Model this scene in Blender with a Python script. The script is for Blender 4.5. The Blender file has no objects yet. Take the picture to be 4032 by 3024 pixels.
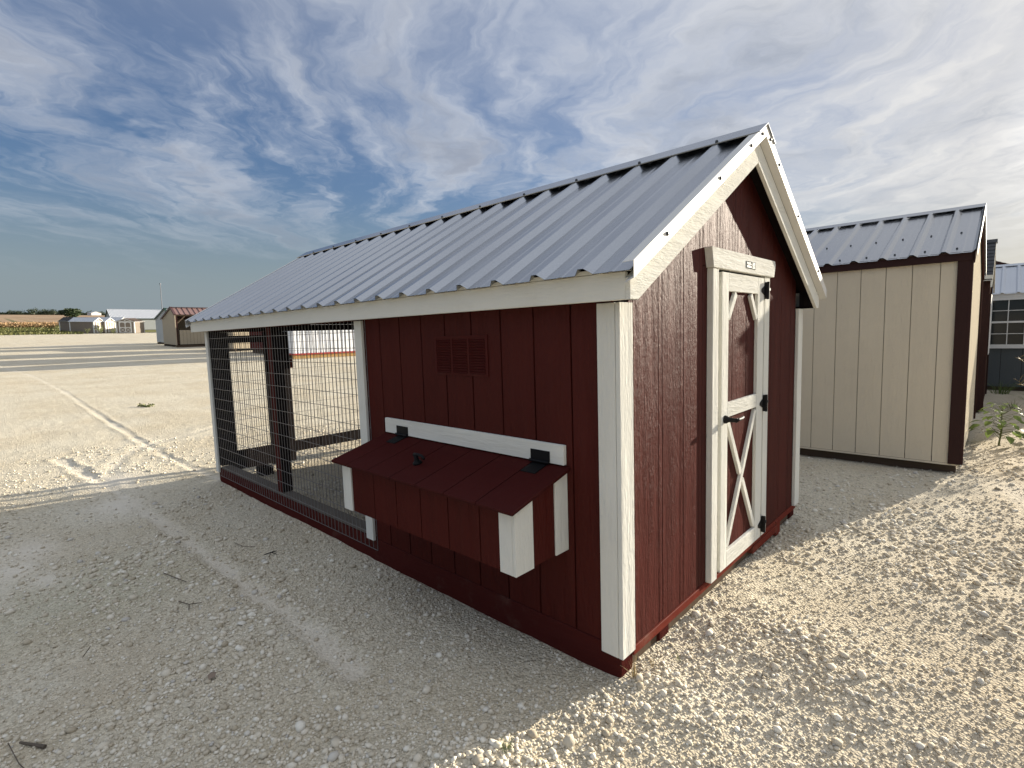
import bpy, bmesh, math, random
import numpy as np
from mathutils import Matrix, Vector, Euler

random.seed(7)
RNG = np.random.default_rng(7)
SC = bpy.context.scene
COL = SC.collection
RAD = math.radians

# ------------------------------------------------------------------ camera
CAM = (1.0087, -1.7497, 1.4774)
R_RIGHT, R_UP, R_FWD = None, None, None
fwd = Vector((-0.67808, 0.72401, -0.12655)).normalized()
_r0 = fwd.cross(Vector((0, 0, 1))).normalized()
_u0 = _r0.cross(fwd)
_roll = RAD(0.395)
right = (_r0 * math.cos(_roll) + _u0 * math.sin(_roll)).normalized()
up = right.cross(fwd)
cam_d = bpy.data.cameras.new('camera')
cam = bpy.data.objects.new('camera', cam_d)
COL.objects.link(cam)
cam.matrix_world = Matrix(((right.x, up.x, -fwd.x, CAM[0]), (right.y, up.y, -fwd.y, CAM[1]),
                           (right.z, up.z, -fwd.z, CAM[2]), (0, 0, 0, 1)))
cam_d.sensor_width = 36.0
cam_d.lens = 2045.85 / 4032 * 36
cam_d.clip_start = 0.05
cam_d.clip_end = 6000
SC.camera = cam

# ------------------------------------------------------------------ exposure
SC.view_settings.view_transform = 'Standard'
SC.view_settings.look = 'None'
SC.view_settings.gamma = 1.0
SC.view_settings.use_curve_mapping = False
SC.view_settings.exposure = 1.58

# ------------------------------------------------------------------ sun and sky
SUN_AZ, SUN_EL = RAD(74.9), RAD(12.6)
sd = Vector((math.cos(SUN_EL) * math.cos(SUN_AZ), math.cos(SUN_EL) * math.sin(SUN_AZ), math.sin(SUN_EL)))
sun_d = bpy.data.lights.new('sun', 'SUN')
sun_d.energy = 4.2
sun_d.angle = RAD(0.55)
sun_d.color = (1.0, 0.90, 0.74)
sun = bpy.data.objects.new('sun', sun_d)
COL.objects.link(sun)
sun.rotation_euler = (-sd).to_track_quat('-Z', 'Y').to_euler()

world = bpy.data.worlds.new('World')
SC.world = world
world.use_nodes = True


class NT:
    """small node-tree writer"""
    def __init__(self, tree):
        self.t = tree
        self.t.nodes.clear()

    def n(self, typ, inp=None, **props):
        nd = self.t.nodes.new(typ)
        for k, v in props.items():
            setattr(nd, k, v)
        if inp:
            for k, v in inp.items():
                self.set(nd, k, v)
        return nd

    def set(self, nd, k, v):
        s = nd.inputs[k]
        if isinstance(v, bpy.types.NodeSocket):
            self.t.links.new(v, s)
        elif isinstance(v, bpy.types.Node):
            self.t.links.new(v.outputs[0], s)
        else:
            if isinstance(v, tuple) and len(v) == 3 and s.type == 'RGBA':
                v = (*v, 1)
            s.default_value = v

    def math(self, op, a, b=None, c=None, clamp=False):
        nd = self.n('ShaderNodeMath', operation=op, use_clamp=clamp)
        self.set(nd, 0, a)
        if b is not None:
            self.set(nd, 1, b)
        if c is not None:
            self.set(nd, 2, c)
        return nd.outputs[0]

    def vmath(self, op, a, b=None):
        nd = self.n('ShaderNodeVectorMath', operation=op)
        self.set(nd, 0, a)
        if b is not None:
            self.set(nd, 1, b)
        return nd.outputs['Value'] if op in ('DOT_PRODUCT', 'LENGTH') else nd.outputs[0]

    def mix(self, f, a, b, typ='MIX'):
        nd = self.n('ShaderNodeMix', data_type='RGBA', blend_type=typ)
        self.set(nd, 0, f)
        self.set(nd, 6, a)
        self.set(nd, 7, b)
        return nd.outputs[2]

    def ramp(self, f, pts, interp='LINEAR'):
        nd = self.n('ShaderNodeValToRGB')
        cr = nd.color_ramp
        cr.interpolation = interp
        while len(cr.elements) < len(pts):
            cr.elements.new(0.5)
        for e, (p, c) in zip(cr.elements, pts):
            e.position = p
            e.color = (*c, 1) if isinstance(c, tuple) else (c, c, c, 1)
        self.set(nd, 0, f)
        return nd.outputs[0]

    def smooth(self, x, a, b, lo=0.0, hi=1.0):
        nd = self.n('ShaderNodeMapRange', interpolation_type='SMOOTHSTEP')
        self.set(nd, 0, x)
        nd.inputs[1].default_value = a
        nd.inputs[2].default_value = b
        nd.inputs[3].default_value = lo
        nd.inputs[4].default_value = hi
        return nd.outputs[0]

    def mapping(self, vec, scale=(1, 1, 1), rot=(0, 0, 0), loc=(0, 0, 0)):
        return self.n('ShaderNodeMapping', {'Vector': vec, 'Scale': scale, 'Rotation': rot, 'Location': loc}).outputs[0]

    def noise(self, vec, scale, detail=4.0, rough=0.5, dist=0.0, out=0, **kw):
        nd = self.n('ShaderNodeTexNoise', {'Vector': vec, 'Scale': scale, 'Detail': detail, 'Roughness': rough,
                                          'Distortion': dist}, **kw)
        return nd.outputs[out]


SKY_ROT, SKY_OFF = 140, 0.0


def build_world():
    w = NT(world.node_tree)
    sky = w.n('ShaderNodeTexSky', sky_type='NISHITA', sun_disc=False, sun_elevation=SUN_EL,
              sun_rotation=RAD(90) - SUN_AZ, altitude=200.0, air_density=1.0, dust_density=1.2, ozone_density=2.0)
    tc = w.n('ShaderNodeTexCoord')
    d = tc.outputs['Generated']
    sep = w.n('ShaderNodeSeparateXYZ', {0: d})
    z = w.math('MAXIMUM', sep.outputs[2], 0.0)
    k = w.math('DIVIDE', 1.0, w.math('ADD', z, 0.10))
    px = w.math('MULTIPLY', sep.outputs[0], k)
    py = w.math('MULTIPLY', sep.outputs[1], k)
    p = w.n('ShaderNodeCombineXYZ', {0: px, 1: py, 2: 0.0}).outputs[0]

    def scl(v, f):
        return w.n('ShaderNodeVectorMath', {0: v, 'Scale': f}, operation='SCALE').outputs[0]
    # turn so that x runs along the streaks, then let slow warps bend and curl them
    q = w.mapping(p, (1, 1, 1), (0, 0, RAD(-SKY_ROT)), (SKY_OFF, SKY_OFF * .7, 0))
    warp = w.vmath('SUBTRACT', w.noise(q, 0.45, 2.0, 0.5, out=1), (0.5, 0.5, 0.5))
    warp2 = w.vmath('SUBTRACT', w.noise(q, 2.3, 3.0, 0.55, out=1), (0.5, 0.5, 0.5))
    warp3 = w.vmath('SUBTRACT', w.noise(q, 7.0, 3.0, 0.6, out=1), (0.5, 0.5, 0.5))
    pw = w.vmath('ADD', q, scl(warp, 1.6))
    pw = w.vmath('ADD', pw, scl(warp2, 0.50))
    pw2 = w.vmath('ADD', pw, scl(warp3, 0.14))
    big = w.noise(w.mapping(pw, (0.42, 0.95, 1), (0, 0, 0), (3.1, 1.7, 0)), 1.0, 6.0, 0.52, 0.0)
    fine = w.noise(w.mapping(pw2, (1.1, 4.2, 1), (0, 0, 0), (0.4, 7.7, 0)), 1.0, 9.0, 0.60, 0.25)
    puff = w.noise(w.mapping(pw2, (2.6, 4.4, 1), (0, 0, RAD(12)), (5.4, 2.2, 0)), 1.0, 10.0, 0.62, 0.3)
    sh = Vector((math.cos(SUN_AZ), math.sin(SUN_AZ), 0.2)).normalized()
    tow = w.vmath('DOT_PRODUCT', d, tuple(sh))
    side = w.vmath('DOT_PRODUCT', d, (math.cos(RAD(20)), math.sin(RAD(20)), 0.15))  # more cloud at right, and behind the camera as added fill
    dens = w.math('ADD', w.math('MULTIPLY', big, 0.62), w.math('MULTIPLY', fine, 0.34))
    dens = w.math('ADD', dens, w.math('MULTIPLY', puff, 0.26))
    dens = w.math('ADD', dens, w.math('MULTIPLY', side, 0.055))
    mask = w.smooth(dens, 0.485, 0.76)
    veil = w.math('MULTIPLY', w.smooth(w.math('ADD', z, w.math('MULTIPLY', side, .25)), 0.05, 0.60), 0.42)
    veil = w.math('ADD', veil, w.smooth(z, 0.50, 0.95, 0.0, 0.5))  # extra cloud overhead, out of view, added to fill the shade
    mask = w.math('ADD', w.math('MULTIPLY', mask, w.math('SUBTRACT', 1.0, veil)), veil)
    low = w.smooth(z, 0.03, 0.20)
    low = w.math('MAXIMUM', low, w.math('MULTIPLY', w.smooth(side, 0.2, 0.9), w.smooth(z, 0.0, 0.06)))
    mask = w.math('MULTIPLY', mask, w.math('MULTIPLY', low, 0.96))
    blue = w.mix(1.0, sky.outputs[0], (0.35, 0.385, 0.475), 'MULTIPLY')
    lum = w.n('ShaderNodeRGBToBW', {0: blue}).outputs[0]
    blue = scl(blue, w.math('DIVIDE', 1.0, w.math('ADD', 0.85, w.math('MULTIPLY', lum, 0.42))))
    # grey-white cloud: thick parts darker, brighter and warmer towards the sun
    glow = w.smooth(tow, 0.55, 1.0)
    thick = w.smooth(w.math('ADD', w.math('MULTIPLY', big, .9), w.math('MULTIPLY', puff, 0.4)), 0.62, 0.84)
    cbase = w.mix(thick, (2.35, 2.46, 2.66), (1.20, 1.32, 1.58))
    cwarm = w.mix(thick, (3.1, 3.02, 2.88), (1.42, 1.54, 1.76))
    ccol = w.mix(glow, cbase, cwarm)
    # unseen deck overhead brightened to fill the shade; white glare close round the sun
    ccol = scl(ccol, w.math('ADD', w.smooth(z, 0.45, 0.95, 1.0, 1.5), w.smooth(tow, 0.95, 1.0, 0.0, 1.0)))
    colr = w.mix(mask, blue, ccol)
    # pale haze in the lowest degrees
    hz = w.smooth(z, 0.0, 0.22, 0.80, 0.0)
    colr = w.mix(hz, colr, w.mix(glow, (0.98, 1.20, 1.36), (2.6, 2.6, 2.5)))
    bg = w.n('ShaderNodeBackground', {0: colr, 1: 0.1})
    w.n('ShaderNodeOutputWorld', {0: bg})


build_world()

# ------------------------------------------------------------------ mesh helpers
class MB:
    def __init__(self):
        self.v, self.f = [], []

    def add(self, vs, fs):
        o = len(self.v)
        self.v += [tuple(p) for p in vs]
        self.f += [tuple(i + o for i in q) for q in fs]
        return self

    def box(self, x0, x1, y0, y1, z0, z1):
        if x0 > x1: x0, x1 = x1, x0
        if y0 > y1: y0, y1 = y1, y0
        if z0 > z1: z0, z1 = z1, z0
        return self.add([(x0, y0, z0), (x1, y0, z0), (x1, y1, z0), (x0, y1, z0),
                         (x0, y0, z1), (x1, y0, z1), (x1, y1, z1), (x0, y1, z1)],
                        [(0, 3, 2, 1), (4, 5, 6, 7), (0, 1, 5, 4), (1, 2, 6, 5), (2, 3, 7, 6), (3, 0, 4, 7)])

    def prism(self, poly, axis, a, b):
        """poly: 2D points; axis 'x': (y,z), 'y': (x,z), 'z': (x,y)"""
        def P(q, t):
            return (t, q[0], q[1]) if axis == 'x' else (q[0], t, q[1]) if axis == 'y' else (q[0], q[1], t)
        n = len(poly)
        vs = [P(q, a) for q in poly] + [P(q, b) for q in poly]
        fs = [tuple(range(n))[::-1], tuple(range(n, 2 * n))]
        fs += [(i, (i + 1) % n, n + (i + 1) % n, n + i) for i in range(n)]
        return self.add(vs, fs)

    def beam(self, p0, p1, w, t, upv=(0, 0, 1)):
        """rectangular bar: w across (in the plane square to upv), t along upv"""
        p0, p1 = Vector(p0), Vector(p1)
        d = (p1 - p0).normalized()
        s = d.cross(Vector(upv))
        if s.length < 1e-6:
            s = Vector((1, 0, 0))
        s.normalize()
        u = s.cross(d).normalized()
        vs = []
        for p in (p0, p1):
            for a, b in ((-1, -1), (1, -1), (1, 1), (-1, 1)):
                vs.append(p + s * (a * w / 2) + u * (b * t / 2))
        return self.add(vs, [(0, 1, 2, 3), (7, 6, 5, 4), (0, 4, 5, 1), (1, 5, 6, 2), (2, 6, 7, 3), (3, 7, 4, 0)])

    def tube(self, pts, r, n=6, cap=True):
        pts = [Vector(p) for p in pts]
        rs = r if isinstance(r, (list, tuple)) else [r] * len(pts)
        rings = []
        for i, p in enumerate(pts):
            d = (pts[min(i + 1, len(pts) - 1)] - pts[max(i - 1, 0)]).normalized()
            a = d.orthogonal().normalized()
            b = d.cross(a)
            rings.append([p + (a * math.cos(2 * math.pi * k / n) + b * math.sin(2 * math.pi * k / n)) * rs[i] for k in range(n)])
        o = []
        for q in rings: o += q
        fs = []
        for i in range(len(pts) - 1):
            for k in range(n):
                fs.append((i * n + k, i * n + (k + 1) % n, (i + 1) * n + (k + 1) % n, (i + 1) * n + k))
        if cap:
            fs.append(tuple(range(n))[::-1])
            fs.append(tuple((len(pts) - 1) * n + k for k in range(n)))
        return self.add(o, fs)

    def mesh(self, name, bevel=0.0, fix=True):
        me = bpy.data.meshes.new(name)
        me.from_pydata(self.v, [], self.f)
        if fix or bevel:
            bm = bmesh.new()
            bm.from_mesh(me)
            bmesh.ops.recalc_face_normals(bm, faces=bm.faces)
            if bevel:
                bmesh.ops.bevel(bm, geom=list(bm.edges), offset=bevel, segments=1, affect='EDGES', profile=0.5)
            bm.to_mesh(me)
            bm.free()
        me.update()
        return me

    def obj(self, name, mat, parent=None, bevel=0.0, smooth=False, fix=True, **props):
        me = self.mesh(name, bevel, fix)
        me.materials.append(mat)
        if smooth:
            me.shade_smooth()
        return link(name, me, parent, **props)


def link(name, data, parent=None, **props):
    o = bpy.data.objects.new(name, data)
    COL.objects.link(o)
    if parent is not None:
        o.parent = parent
    for k, v in props.items():
        o[k] = v
    return o


def thing(name, label, cat, mat4=None, loc=None, rz=0.0, group=None):
    o = bpy.data.objects.new(name, None)
    o.empty_display_size = 0.3
    COL.objects.link(o)
    if mat4 is not None:
        o.matrix_world = mat4
    elif loc is not None:
        o.matrix_world = Matrix.Translation(loc) @ Matrix.Rotation(rz, 4, 'Z')
    o['label'] = label
    o['category'] = cat
    if group:
        o['group'] = group
    return o


def tag(o, label, cat, group=None):
    o['label'] = label
    o['category'] = cat
    if group:
        o['group'] = group
    return o


def bx(name, m, parent, x0, x1, y0, y1, z0, z1, bevel=0.0, **props):
    return MB().box(x0, x1, y0, y1, z0, z1).obj(name, m, parent, bevel, **props)


# ------------------------------------------------------------------ materials
def new_mat(name):
    m = bpy.data.materials.new(name)
    m.use_nodes = True
    return m, NT(m.node_tree)


def out(nt, col, rough=0.6, normal=None, metal=0.0, spec=0.5, **kw):
    inp = {'Base Color': col, 'Roughness': rough, 'Metallic': metal, 'Specular IOR Level': spec}
    inp.update(kw)
    b = nt.n('ShaderNodeBsdfPrincipled', inp)
    if normal is not None:
        nt.set(b, 'Normal', normal)
    nt.n('ShaderNodeOutputMaterial', {0: b})
    return b


def wood_paint(name, col, grain='z', rough=0.55, depth=0.0035, coarse=1.0, var=0.10, spec=0.10, dirt=0.0, gloss=0.010):
    """painted rough-sawn wood: stretched grain, cross ripples, faint tone changes"""
    m, t = new_mat(name)
    tc = t.n('ShaderNodeTexCoord').outputs['Object']
    lo, hi = 0.10, 1.0
    sc = {'z': (hi, hi, lo), 'x': (lo, hi, hi), 'y': (hi, lo, hi)}[grain]
    cr = {'z': (1.0, 1.0, 0.40), 'x': (0.4, 1.0, 1.0), 'y': (1.0, 0.4, 1.0)}[grain]
    wv = t.noise(tc, 3.0, 3.0, 0.5, out=1)
    v1 = t.vmath('ADD', t.mapping(tc, sc), t.n('ShaderNodeVectorMath', {0: wv, 'Scale': 0.05}, operation='SCALE').outputs[0])
    g1 = t.noise(v1, 130.0 * coarse, 4.0, 0.6)
    g2 = t.noise(t.mapping(tc, cr), 52.0 * coarse, 5.0, 0.66)
    # where the roughest patches lie
    patch = t.smooth(t.noise(t.mapping(tc, sc), 14.0, 2.0, 0.5), 0.35, 0.65, 0.45, 1.0)
    h = t.math('ADD', t.math('MULTIPLY', g1, 1.5), t.math('MULTIPLY', g2, 1.3))
    h = t.math('MULTIPLY', h, patch)
    bump = t.n('ShaderNodeBump', {'Height': h, 'Strength': 1.0, 'Distance': depth})
    info = t.n('ShaderNodeObjectInfo').outputs['Random']
    c1 = tuple(c * (1 - var) for c in col)
    c2 = tuple(min(1, c * (1 + var)) for c in col)
    f = t.math('ADD', t.math('MULTIPLY', t.noise(tc, 2.3, 5.0, 0.6), 0.8), t.math('MULTIPLY', info, 0.25), clamp=True)
    c = t.mix(f, c1, c2)
    if dirt:
        # splash dust and stains, patchy
        dn = t.smooth(t.noise(tc, 4.0, 7.0, 0.7), 0.52, 0.78)
        c = t.mix(t.math('MULTIPLY', dn, dirt), c, (0.33, 0.29, 0.22))
    rr = t.math('ADD', t.math('MULTIPLY', g2, 0.25), rough - 0.16)
    df = t.n('ShaderNodeBsdfDiffuse', {'Color': c, 'Roughness': 0.4, 'Normal': bump.outputs[0]})
    gl_ = t.n('ShaderNodeBsdfGlossy', {'Color': (1, 1, 1), 'Roughness': rr, 'Normal': bump.outputs[0]})
    mx = t.n('ShaderNodeMixShader', {0: gloss, 1: df.outputs[0], 2: gl_.outputs[0]})
    t.n('ShaderNodeOutputMaterial', {0: mx})
    return m


def flat_mat(name, col, rough=0.6, metal=0.0, bump=0.0, bscale=60.0, var=0.0, vscale=3.0, spec=0.5):
    m, t = new_mat(name)
    tc = t.n('ShaderNodeTexCoord').outputs['Object']
    c = col
    if var:
        c = t.mix(t.noise(tc, vscale, 5.0, 0.6), tuple(x * (1 - var) for x in col), tuple(min(1, x * (1 + var)) for x in col))
    nrm = None
    if bump:
        nrm = t.n('ShaderNodeBump', {'Height': t.noise(tc, bscale, 4.0, 0.6), 'Strength': 1.0, 'Distance': bump}).outputs[0]
    out(t, c, rough, nrm, metal, spec)
    return m


def metal_roof(name, col, rough=0.42, metal=0.75):
    m, t = new_mat(name)
    tc = t.n('ShaderNodeTexCoord').outputs['Object']
    sp = t.noise(tc, 160.0, 2.0, 0.5)
    broad = t.noise(t.mapping(tc, (1, 0.3, 0.3)), 3.0, 5.0, 0.6)
    f = t.math('ADD', t.math('MULTIPLY', sp, 0.45), t.math('MULTIPLY', broad, 0.55), clamp=True)
    c = t.mix(f, tuple(x * 0.82 for x in col), tuple(min(1, x * 1.15) for x in col))
    wav = t.noise(t.mapping(tc, (4, 0.8, 0.8)), 2.0, 2.0, 0.5)
    b = t.n('ShaderNodeBump', {'Height': t.math('ADD', wav, t.math('MULTIPLY', sp, 0.02)), 'Strength': 0.5, 'Distance': 0.004})
    out(t, c, t.math('ADD', rough - 0.06, t.math('MULTIPLY', broad, 0.16)), b.outputs[0], metal)
    return m


RED = (0.066, 0.0095, 0.0068)
M = {}
M['red'] = wood_paint('red_siding_paint', RED, 'z', 0.56, 0.0065, 1.0, 0.22, gloss=0.012)
M['red_sunlit'] = wood_paint('red_sunlit_siding_paint', (0.068, 0.0125, 0.0092), 'z', 0.50, 0.0092, 1.1, 0.24, gloss=0.026)  # siding paint again, its browner sunlit look put into the colour
M['red_lid'] = wood_paint('red_lid_paint', (0.052, 0.009, 0.008), 'y', 0.52, 0.0026, 1.0, 0.15)
M['red_x'] = wood_paint('red_beam_paint', (0.062, 0.010, 0.008), 'x', 0.55, 0.0025, 1.0, 0.18, dirt=0.12)
M['red_y'] = wood_paint('red_sill_paint', (0.15, 0.030, 0.020), 'y', 0.55, 0.0025, 1.0, 0.2, dirt=0.25)
M['white_z'] = wood_paint('white_trim_paint_upright', (0.70, 0.695, 0.64), 'z', 0.5, 0.0040, 1.1, 0.07, dirt=0.10)
M['white_x'] = wood_paint('white_trim_paint_long', (0.70, 0.695, 0.64), 'x', 0.5, 0.0030, 0.7, 0.06, dirt=0.10)
M['white_y'] = wood_paint('white_trim_paint_cross', (0.70, 0.695, 0.64), 'y', 0.6, 0.0044, 0.95, 0.07, dirt=0.08)
M['raw_wood'] = wood_paint('weathered_raw_wood', (0.10, 0.072, 0.05), 'x', 0.8, 0.002, 1.0, 0.3)
M['shade_wood'] = wood_paint('shade_black_wood', (0.009, 0.005, 0.005), 'z', 0.7, 0.002, 1.0, 0.2)  # inner wood made near-black so sunlit patches vanish; shade in the colour
M['sill_wood'] = wood_paint('treated_sill_wood', (0.16, 0.14, 0.12), 'x', 0.8, 0.002, 1.0, 0.2)
M['galv'] = metal_roof('galvalume_roof', (0.33, 0.345, 0.37), 0.21, 0.94)
M['flash'] = metal_roof('galvalume_flashing', (0.60, 0.59, 0.56), 0.65, 0.1)
M['wire'] = flat_mat('galvanised_wire', (0.22, 0.21, 0.21), 0.5, 0.5)
M['black'] = flat_mat('black_hardware', (0.004, 0.004, 0.005), 0.6, 0.0, 0.0006, 200.0, spec=0.2)
M['screw'] = flat_mat('roof_screw_grey', (0.05, 0.055, 0.06), 0.5, 0.4)
M['plate'] = flat_mat('maker_plate_grey', (0.17, 0.175, 0.17), 0.9, 0.0, var=0.1, vscale=60, spec=0.0)
M['plate_dark'] = flat_mat('maker_plate_lettering', (0.12, 0.12, 0.12), 0.5)
M['cream'] = wood_paint('cream_siding_paint', (0.65, 0.58, 0.45), 'z', 0.6, 0.0026, 0.8, 0.07, dirt=0.12)
M['cream_groove'] = flat_mat('cream_groove_shade', (0.26, 0.235, 0.185), 0.8)
M['brown_trim'] = wood_paint('dark_brown_trim_paint', (0.038, 0.016, 0.014), 'z', 0.55, 0.0012, 1.0, 0.15)
M['brown_trim_x'] = wood_paint('dark_brown_trim_paint_long', (0.038, 0.016, 0.014), 'x', 0.55, 0.0012, 1.0, 0.15)
M['brown_wall'] = wood_paint('brown_siding_paint', (0.055, 0.032, 0.022), 'z', 0.65, 0.0016, 1.0, 0.15)
M['gray_wall'] = wood_paint('slate_grey_siding_paint', (0.085, 0.095, 0.098), 'z', 0.65, 0.0015, 0.8, 0.08)
M['shingle'] = flat_mat('dark_shingle', (0.035, 0.035, 0.036), 0.9, 0.0, 0.003, 90.0, 0.4, 12.0)
M['brown_shingle'] = flat_mat('brown_shingle', (0.10, 0.075, 0.06), 0.9, 0.0, 0.003, 60.0, 0.3, 6.0)
M['white_plain'] = flat_mat('white_window_frame', (0.66, 0.66, 0.64), 0.45, var=0.05)
M['taupe'] = wood_paint('taupe_siding_paint', (0.23, 0.195, 0.16), 'z', 0.7, 0.002, 0.4, 0.1)
M['tan'] = wood_paint('tan_siding_paint', (0.40, 0.345, 0.26), 'z', 0.7, 0.002, 0.6, 0.08)
M['pale_grey'] = wood_paint('pale_grey_siding_paint', (0.42, 0.44, 0.44), 'z', 0.7, 0.002, 0.6, 0.06)
M['white_roof'] = metal_roof('white_painted_roof', (0.47, 0.49, 0.52), 0.5, 0.1)
M['brown_roof'] = metal_roof('red_brown_painted_roof', (0.20, 0.12, 0.11), 0.55, 0.1)
M['brown_roof_rib'] = flat_mat('red_brown_roof_rib', (0.07, 0.03, 0.03), 0.5)
M['green_trim'] = flat_mat('dark_green_roof_trim', (0.012, 0.045, 0.035), 0.5)
M['white_metal'] = metal_roof('white_corrugated_wall', (0.74, 0.76, 0.80), 0.5, 0.05)
M['red_metal_trim'] = flat_mat('red_base_trim', (0.30, 0.02, 0.015), 0.5)
M['yellow_wood'] = wood_paint('new_treated_skid_wood', (0.42, 0.27, 0.11), 'y', 0.8, 0.002, 0.6, 0.2)
M['barn_red'] = wood_paint('far_dark_red_paint', (0.10, 0.022, 0.02), 'z', 0.7, 0.002, 0.6, 0.12)
M['void'] = flat_mat('dark_interior', (0.012, 0.010, 0.009), 0.9)


def glass_mat():
    m, t = new_mat('window_glass')
    out(t, (0.02, 0.024, 0.026), 0.06, None, 0.0, 0.35)
    return m


M['glass'] = glass_mat()


def leaf_mat(name, c1, c2, scale=8.0, trans=0.3, rough=0.55):
    m, t = new_mat(name)
    geo = t.n('ShaderNodeNewGeometry')
    rnd = geo.outputs['Random Per Island']
    c = t.mix(rnd, c1, c2)
    d = t.n('ShaderNodeBsdfPrincipled', {'Base Color': c, 'Roughness': rough, 'Specular IOR Level': 0.3})
    tr = t.n('ShaderNodeBsdfTranslucent', {'Color': c})
    mx = t.n('ShaderNodeMixShader', {0: trans, 1: d.outputs[0], 2: tr.outputs[0]})
    t.n('ShaderNodeOutputMaterial', {0: mx})
    return m


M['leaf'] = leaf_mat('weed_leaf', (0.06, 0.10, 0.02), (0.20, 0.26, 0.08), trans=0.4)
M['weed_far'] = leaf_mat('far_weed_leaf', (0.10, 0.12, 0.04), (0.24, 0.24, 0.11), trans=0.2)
M['stem'] = flat_mat('weed_stem', (0.09, 0.11, 0.03), 0.7)
M['dry'] = leaf_mat('dry_grass', (0.20, 0.15, 0.07), (0.38, 0.30, 0.16), trans=0.25)
M['grass'] = leaf_mat('green_grass', (0.05, 0.09, 0.018), (0.15, 0.19, 0.05), trans=0.3)
M['grass_far'] = leaf_mat('roadside_grass', (0.09, 0.11, 0.03), (0.20, 0.19, 0.07), trans=0.25)
M['corn'] = leaf_mat('ripe_corn', (0.24, 0.13, 0.06), (0.55, 0.38, 0.20), trans=0.2)
M['corn_low'] = leaf_mat('corn_stalk', (0.10, 0.07, 0.03), (0.20, 0.16, 0.06), trans=0.2)
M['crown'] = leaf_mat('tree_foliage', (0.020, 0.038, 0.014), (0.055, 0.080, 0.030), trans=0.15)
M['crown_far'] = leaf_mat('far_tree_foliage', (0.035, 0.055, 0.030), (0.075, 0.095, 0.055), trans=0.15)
M['bark'] = flat_mat('bark', (0.06, 0.045, 0.035), 0.9)
M['twig'] = flat_mat('dead_twig', (0.10, 0.08, 0.06), 0.9, var=0.4, vscale=30)
M['dead_leaf'] = flat_mat('dead_leaf', (0.20, 0.15, 0.11), 0.8, var=0.3, vscale=40)
M['mast'] = flat_mat('mast_metal', (0.16, 0.17, 0.20), 0.6, 0.3)

# ------------------------------------------------------------------ terrain
ZX = [(-3000, 1.2), (-800, .8), (-250, -1.2), (-160, -1.76), (-104, -1.55), (-33, -.56), (-12, -.37), (-7, -.29),
      (-4, -.188), (3, .141), (15, .45), (60, .6), (3000, .6)]
_zx = np.array([p[0] for p in ZX]); _zz = np.array([p[1] for p in ZX])


def base_h(x, y):
    return np.interp(x, _zx, _zz) + .0058 * np.clip(y, -10, 30)


def vnoise(x, y, s, seed):
    """smooth value noise on arrays, feature size s metres, range about -1..1"""
    r = np.random.default_rng(seed)
    tab = r.random(4096) * 2 - 1
    X, Y = x / s, y / s
    xi, yi = np.floor(X).astype(np.int64), np.floor(Y).astype(np.int64)
    fx, fy = X - xi, Y - yi
    fx = fx * fx * (3 - 2 * fx); fy = fy * fy * (3 - 2 * fy)

    def hsh(a, b):
        return tab[(a * 374761393 + b * 668265263 + seed * 1013) % 4096]
    return ((hsh(xi, yi) * (1 - fx) + hsh(xi + 1, yi) * fx) * (1 - fy)
            + (hsh(xi, yi + 1) * (1 - fx) + hsh(xi + 1, yi + 1) * fx) * fy)


def seg_dist(x, y, pts):
    d = np.full(x.shape, 1e9)
    for (x0, y0), (x1, y1) in zip(pts[:-1], pts[1:]):
        dx, dy = x1 - x0, y1 - y0
        t = np.clip(((x - x0) * dx + (y - y0) * dy) / (dx * dx + dy * dy), 0, 1)
        d = np.minimum(d, np.hypot(x - x0 - t * dx, y - y0 - t * dy))
    return d


TRACKS = [  # pale packed wheel tracks: points, half width, strength
    ([(-7.4, -1.0), (-5.6, -.84), (-4.37, -.77), (-3.42, -.73), (-2.0, -.70), (-1.25, -.69), (-.9, -.69)], .055, .8),
    ([(-28, -.7), (-21, -.18), (-15.8, -.03), (-10, -.07), (-6.0, -.06), (-5.3, -.02), (-4.9, .02)], .05, .55),
    ([(-5.1, -1.0), (-6.1, -.71), (-6.9, -.46), (-7.45, -.13), (-7.73, .36), (-8.12, 1.0), (-8.8, 1.9)], .085, .42),
    ([(-2.9, -1.75), (-3.4, -1.72), (-4.1, -1.68)], .10, .55),
    ([(3.0, 2.2), (2.2, 2.6), (1.4, 3.4), (1.2, 4.4)], .16, .35),
]
MOUNDS = [(-.07, -.62, .20, .030), (-.22, -.78, .18, .030), (.22, .02, .22, .022), (.05, -.28, .14, .020), (.50, .62, .35, .02),
          (.9, 1.7, .5, .018), (-.5, -1.05, .3, .02), (1.5, .6, .4, .02), (-5.9, -.5, .3, .02), (-4.6, -.98, .25, .025),
          (-3.2, -.98, .4, .015), (-1.5, -.98, .4, .015)]


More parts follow.
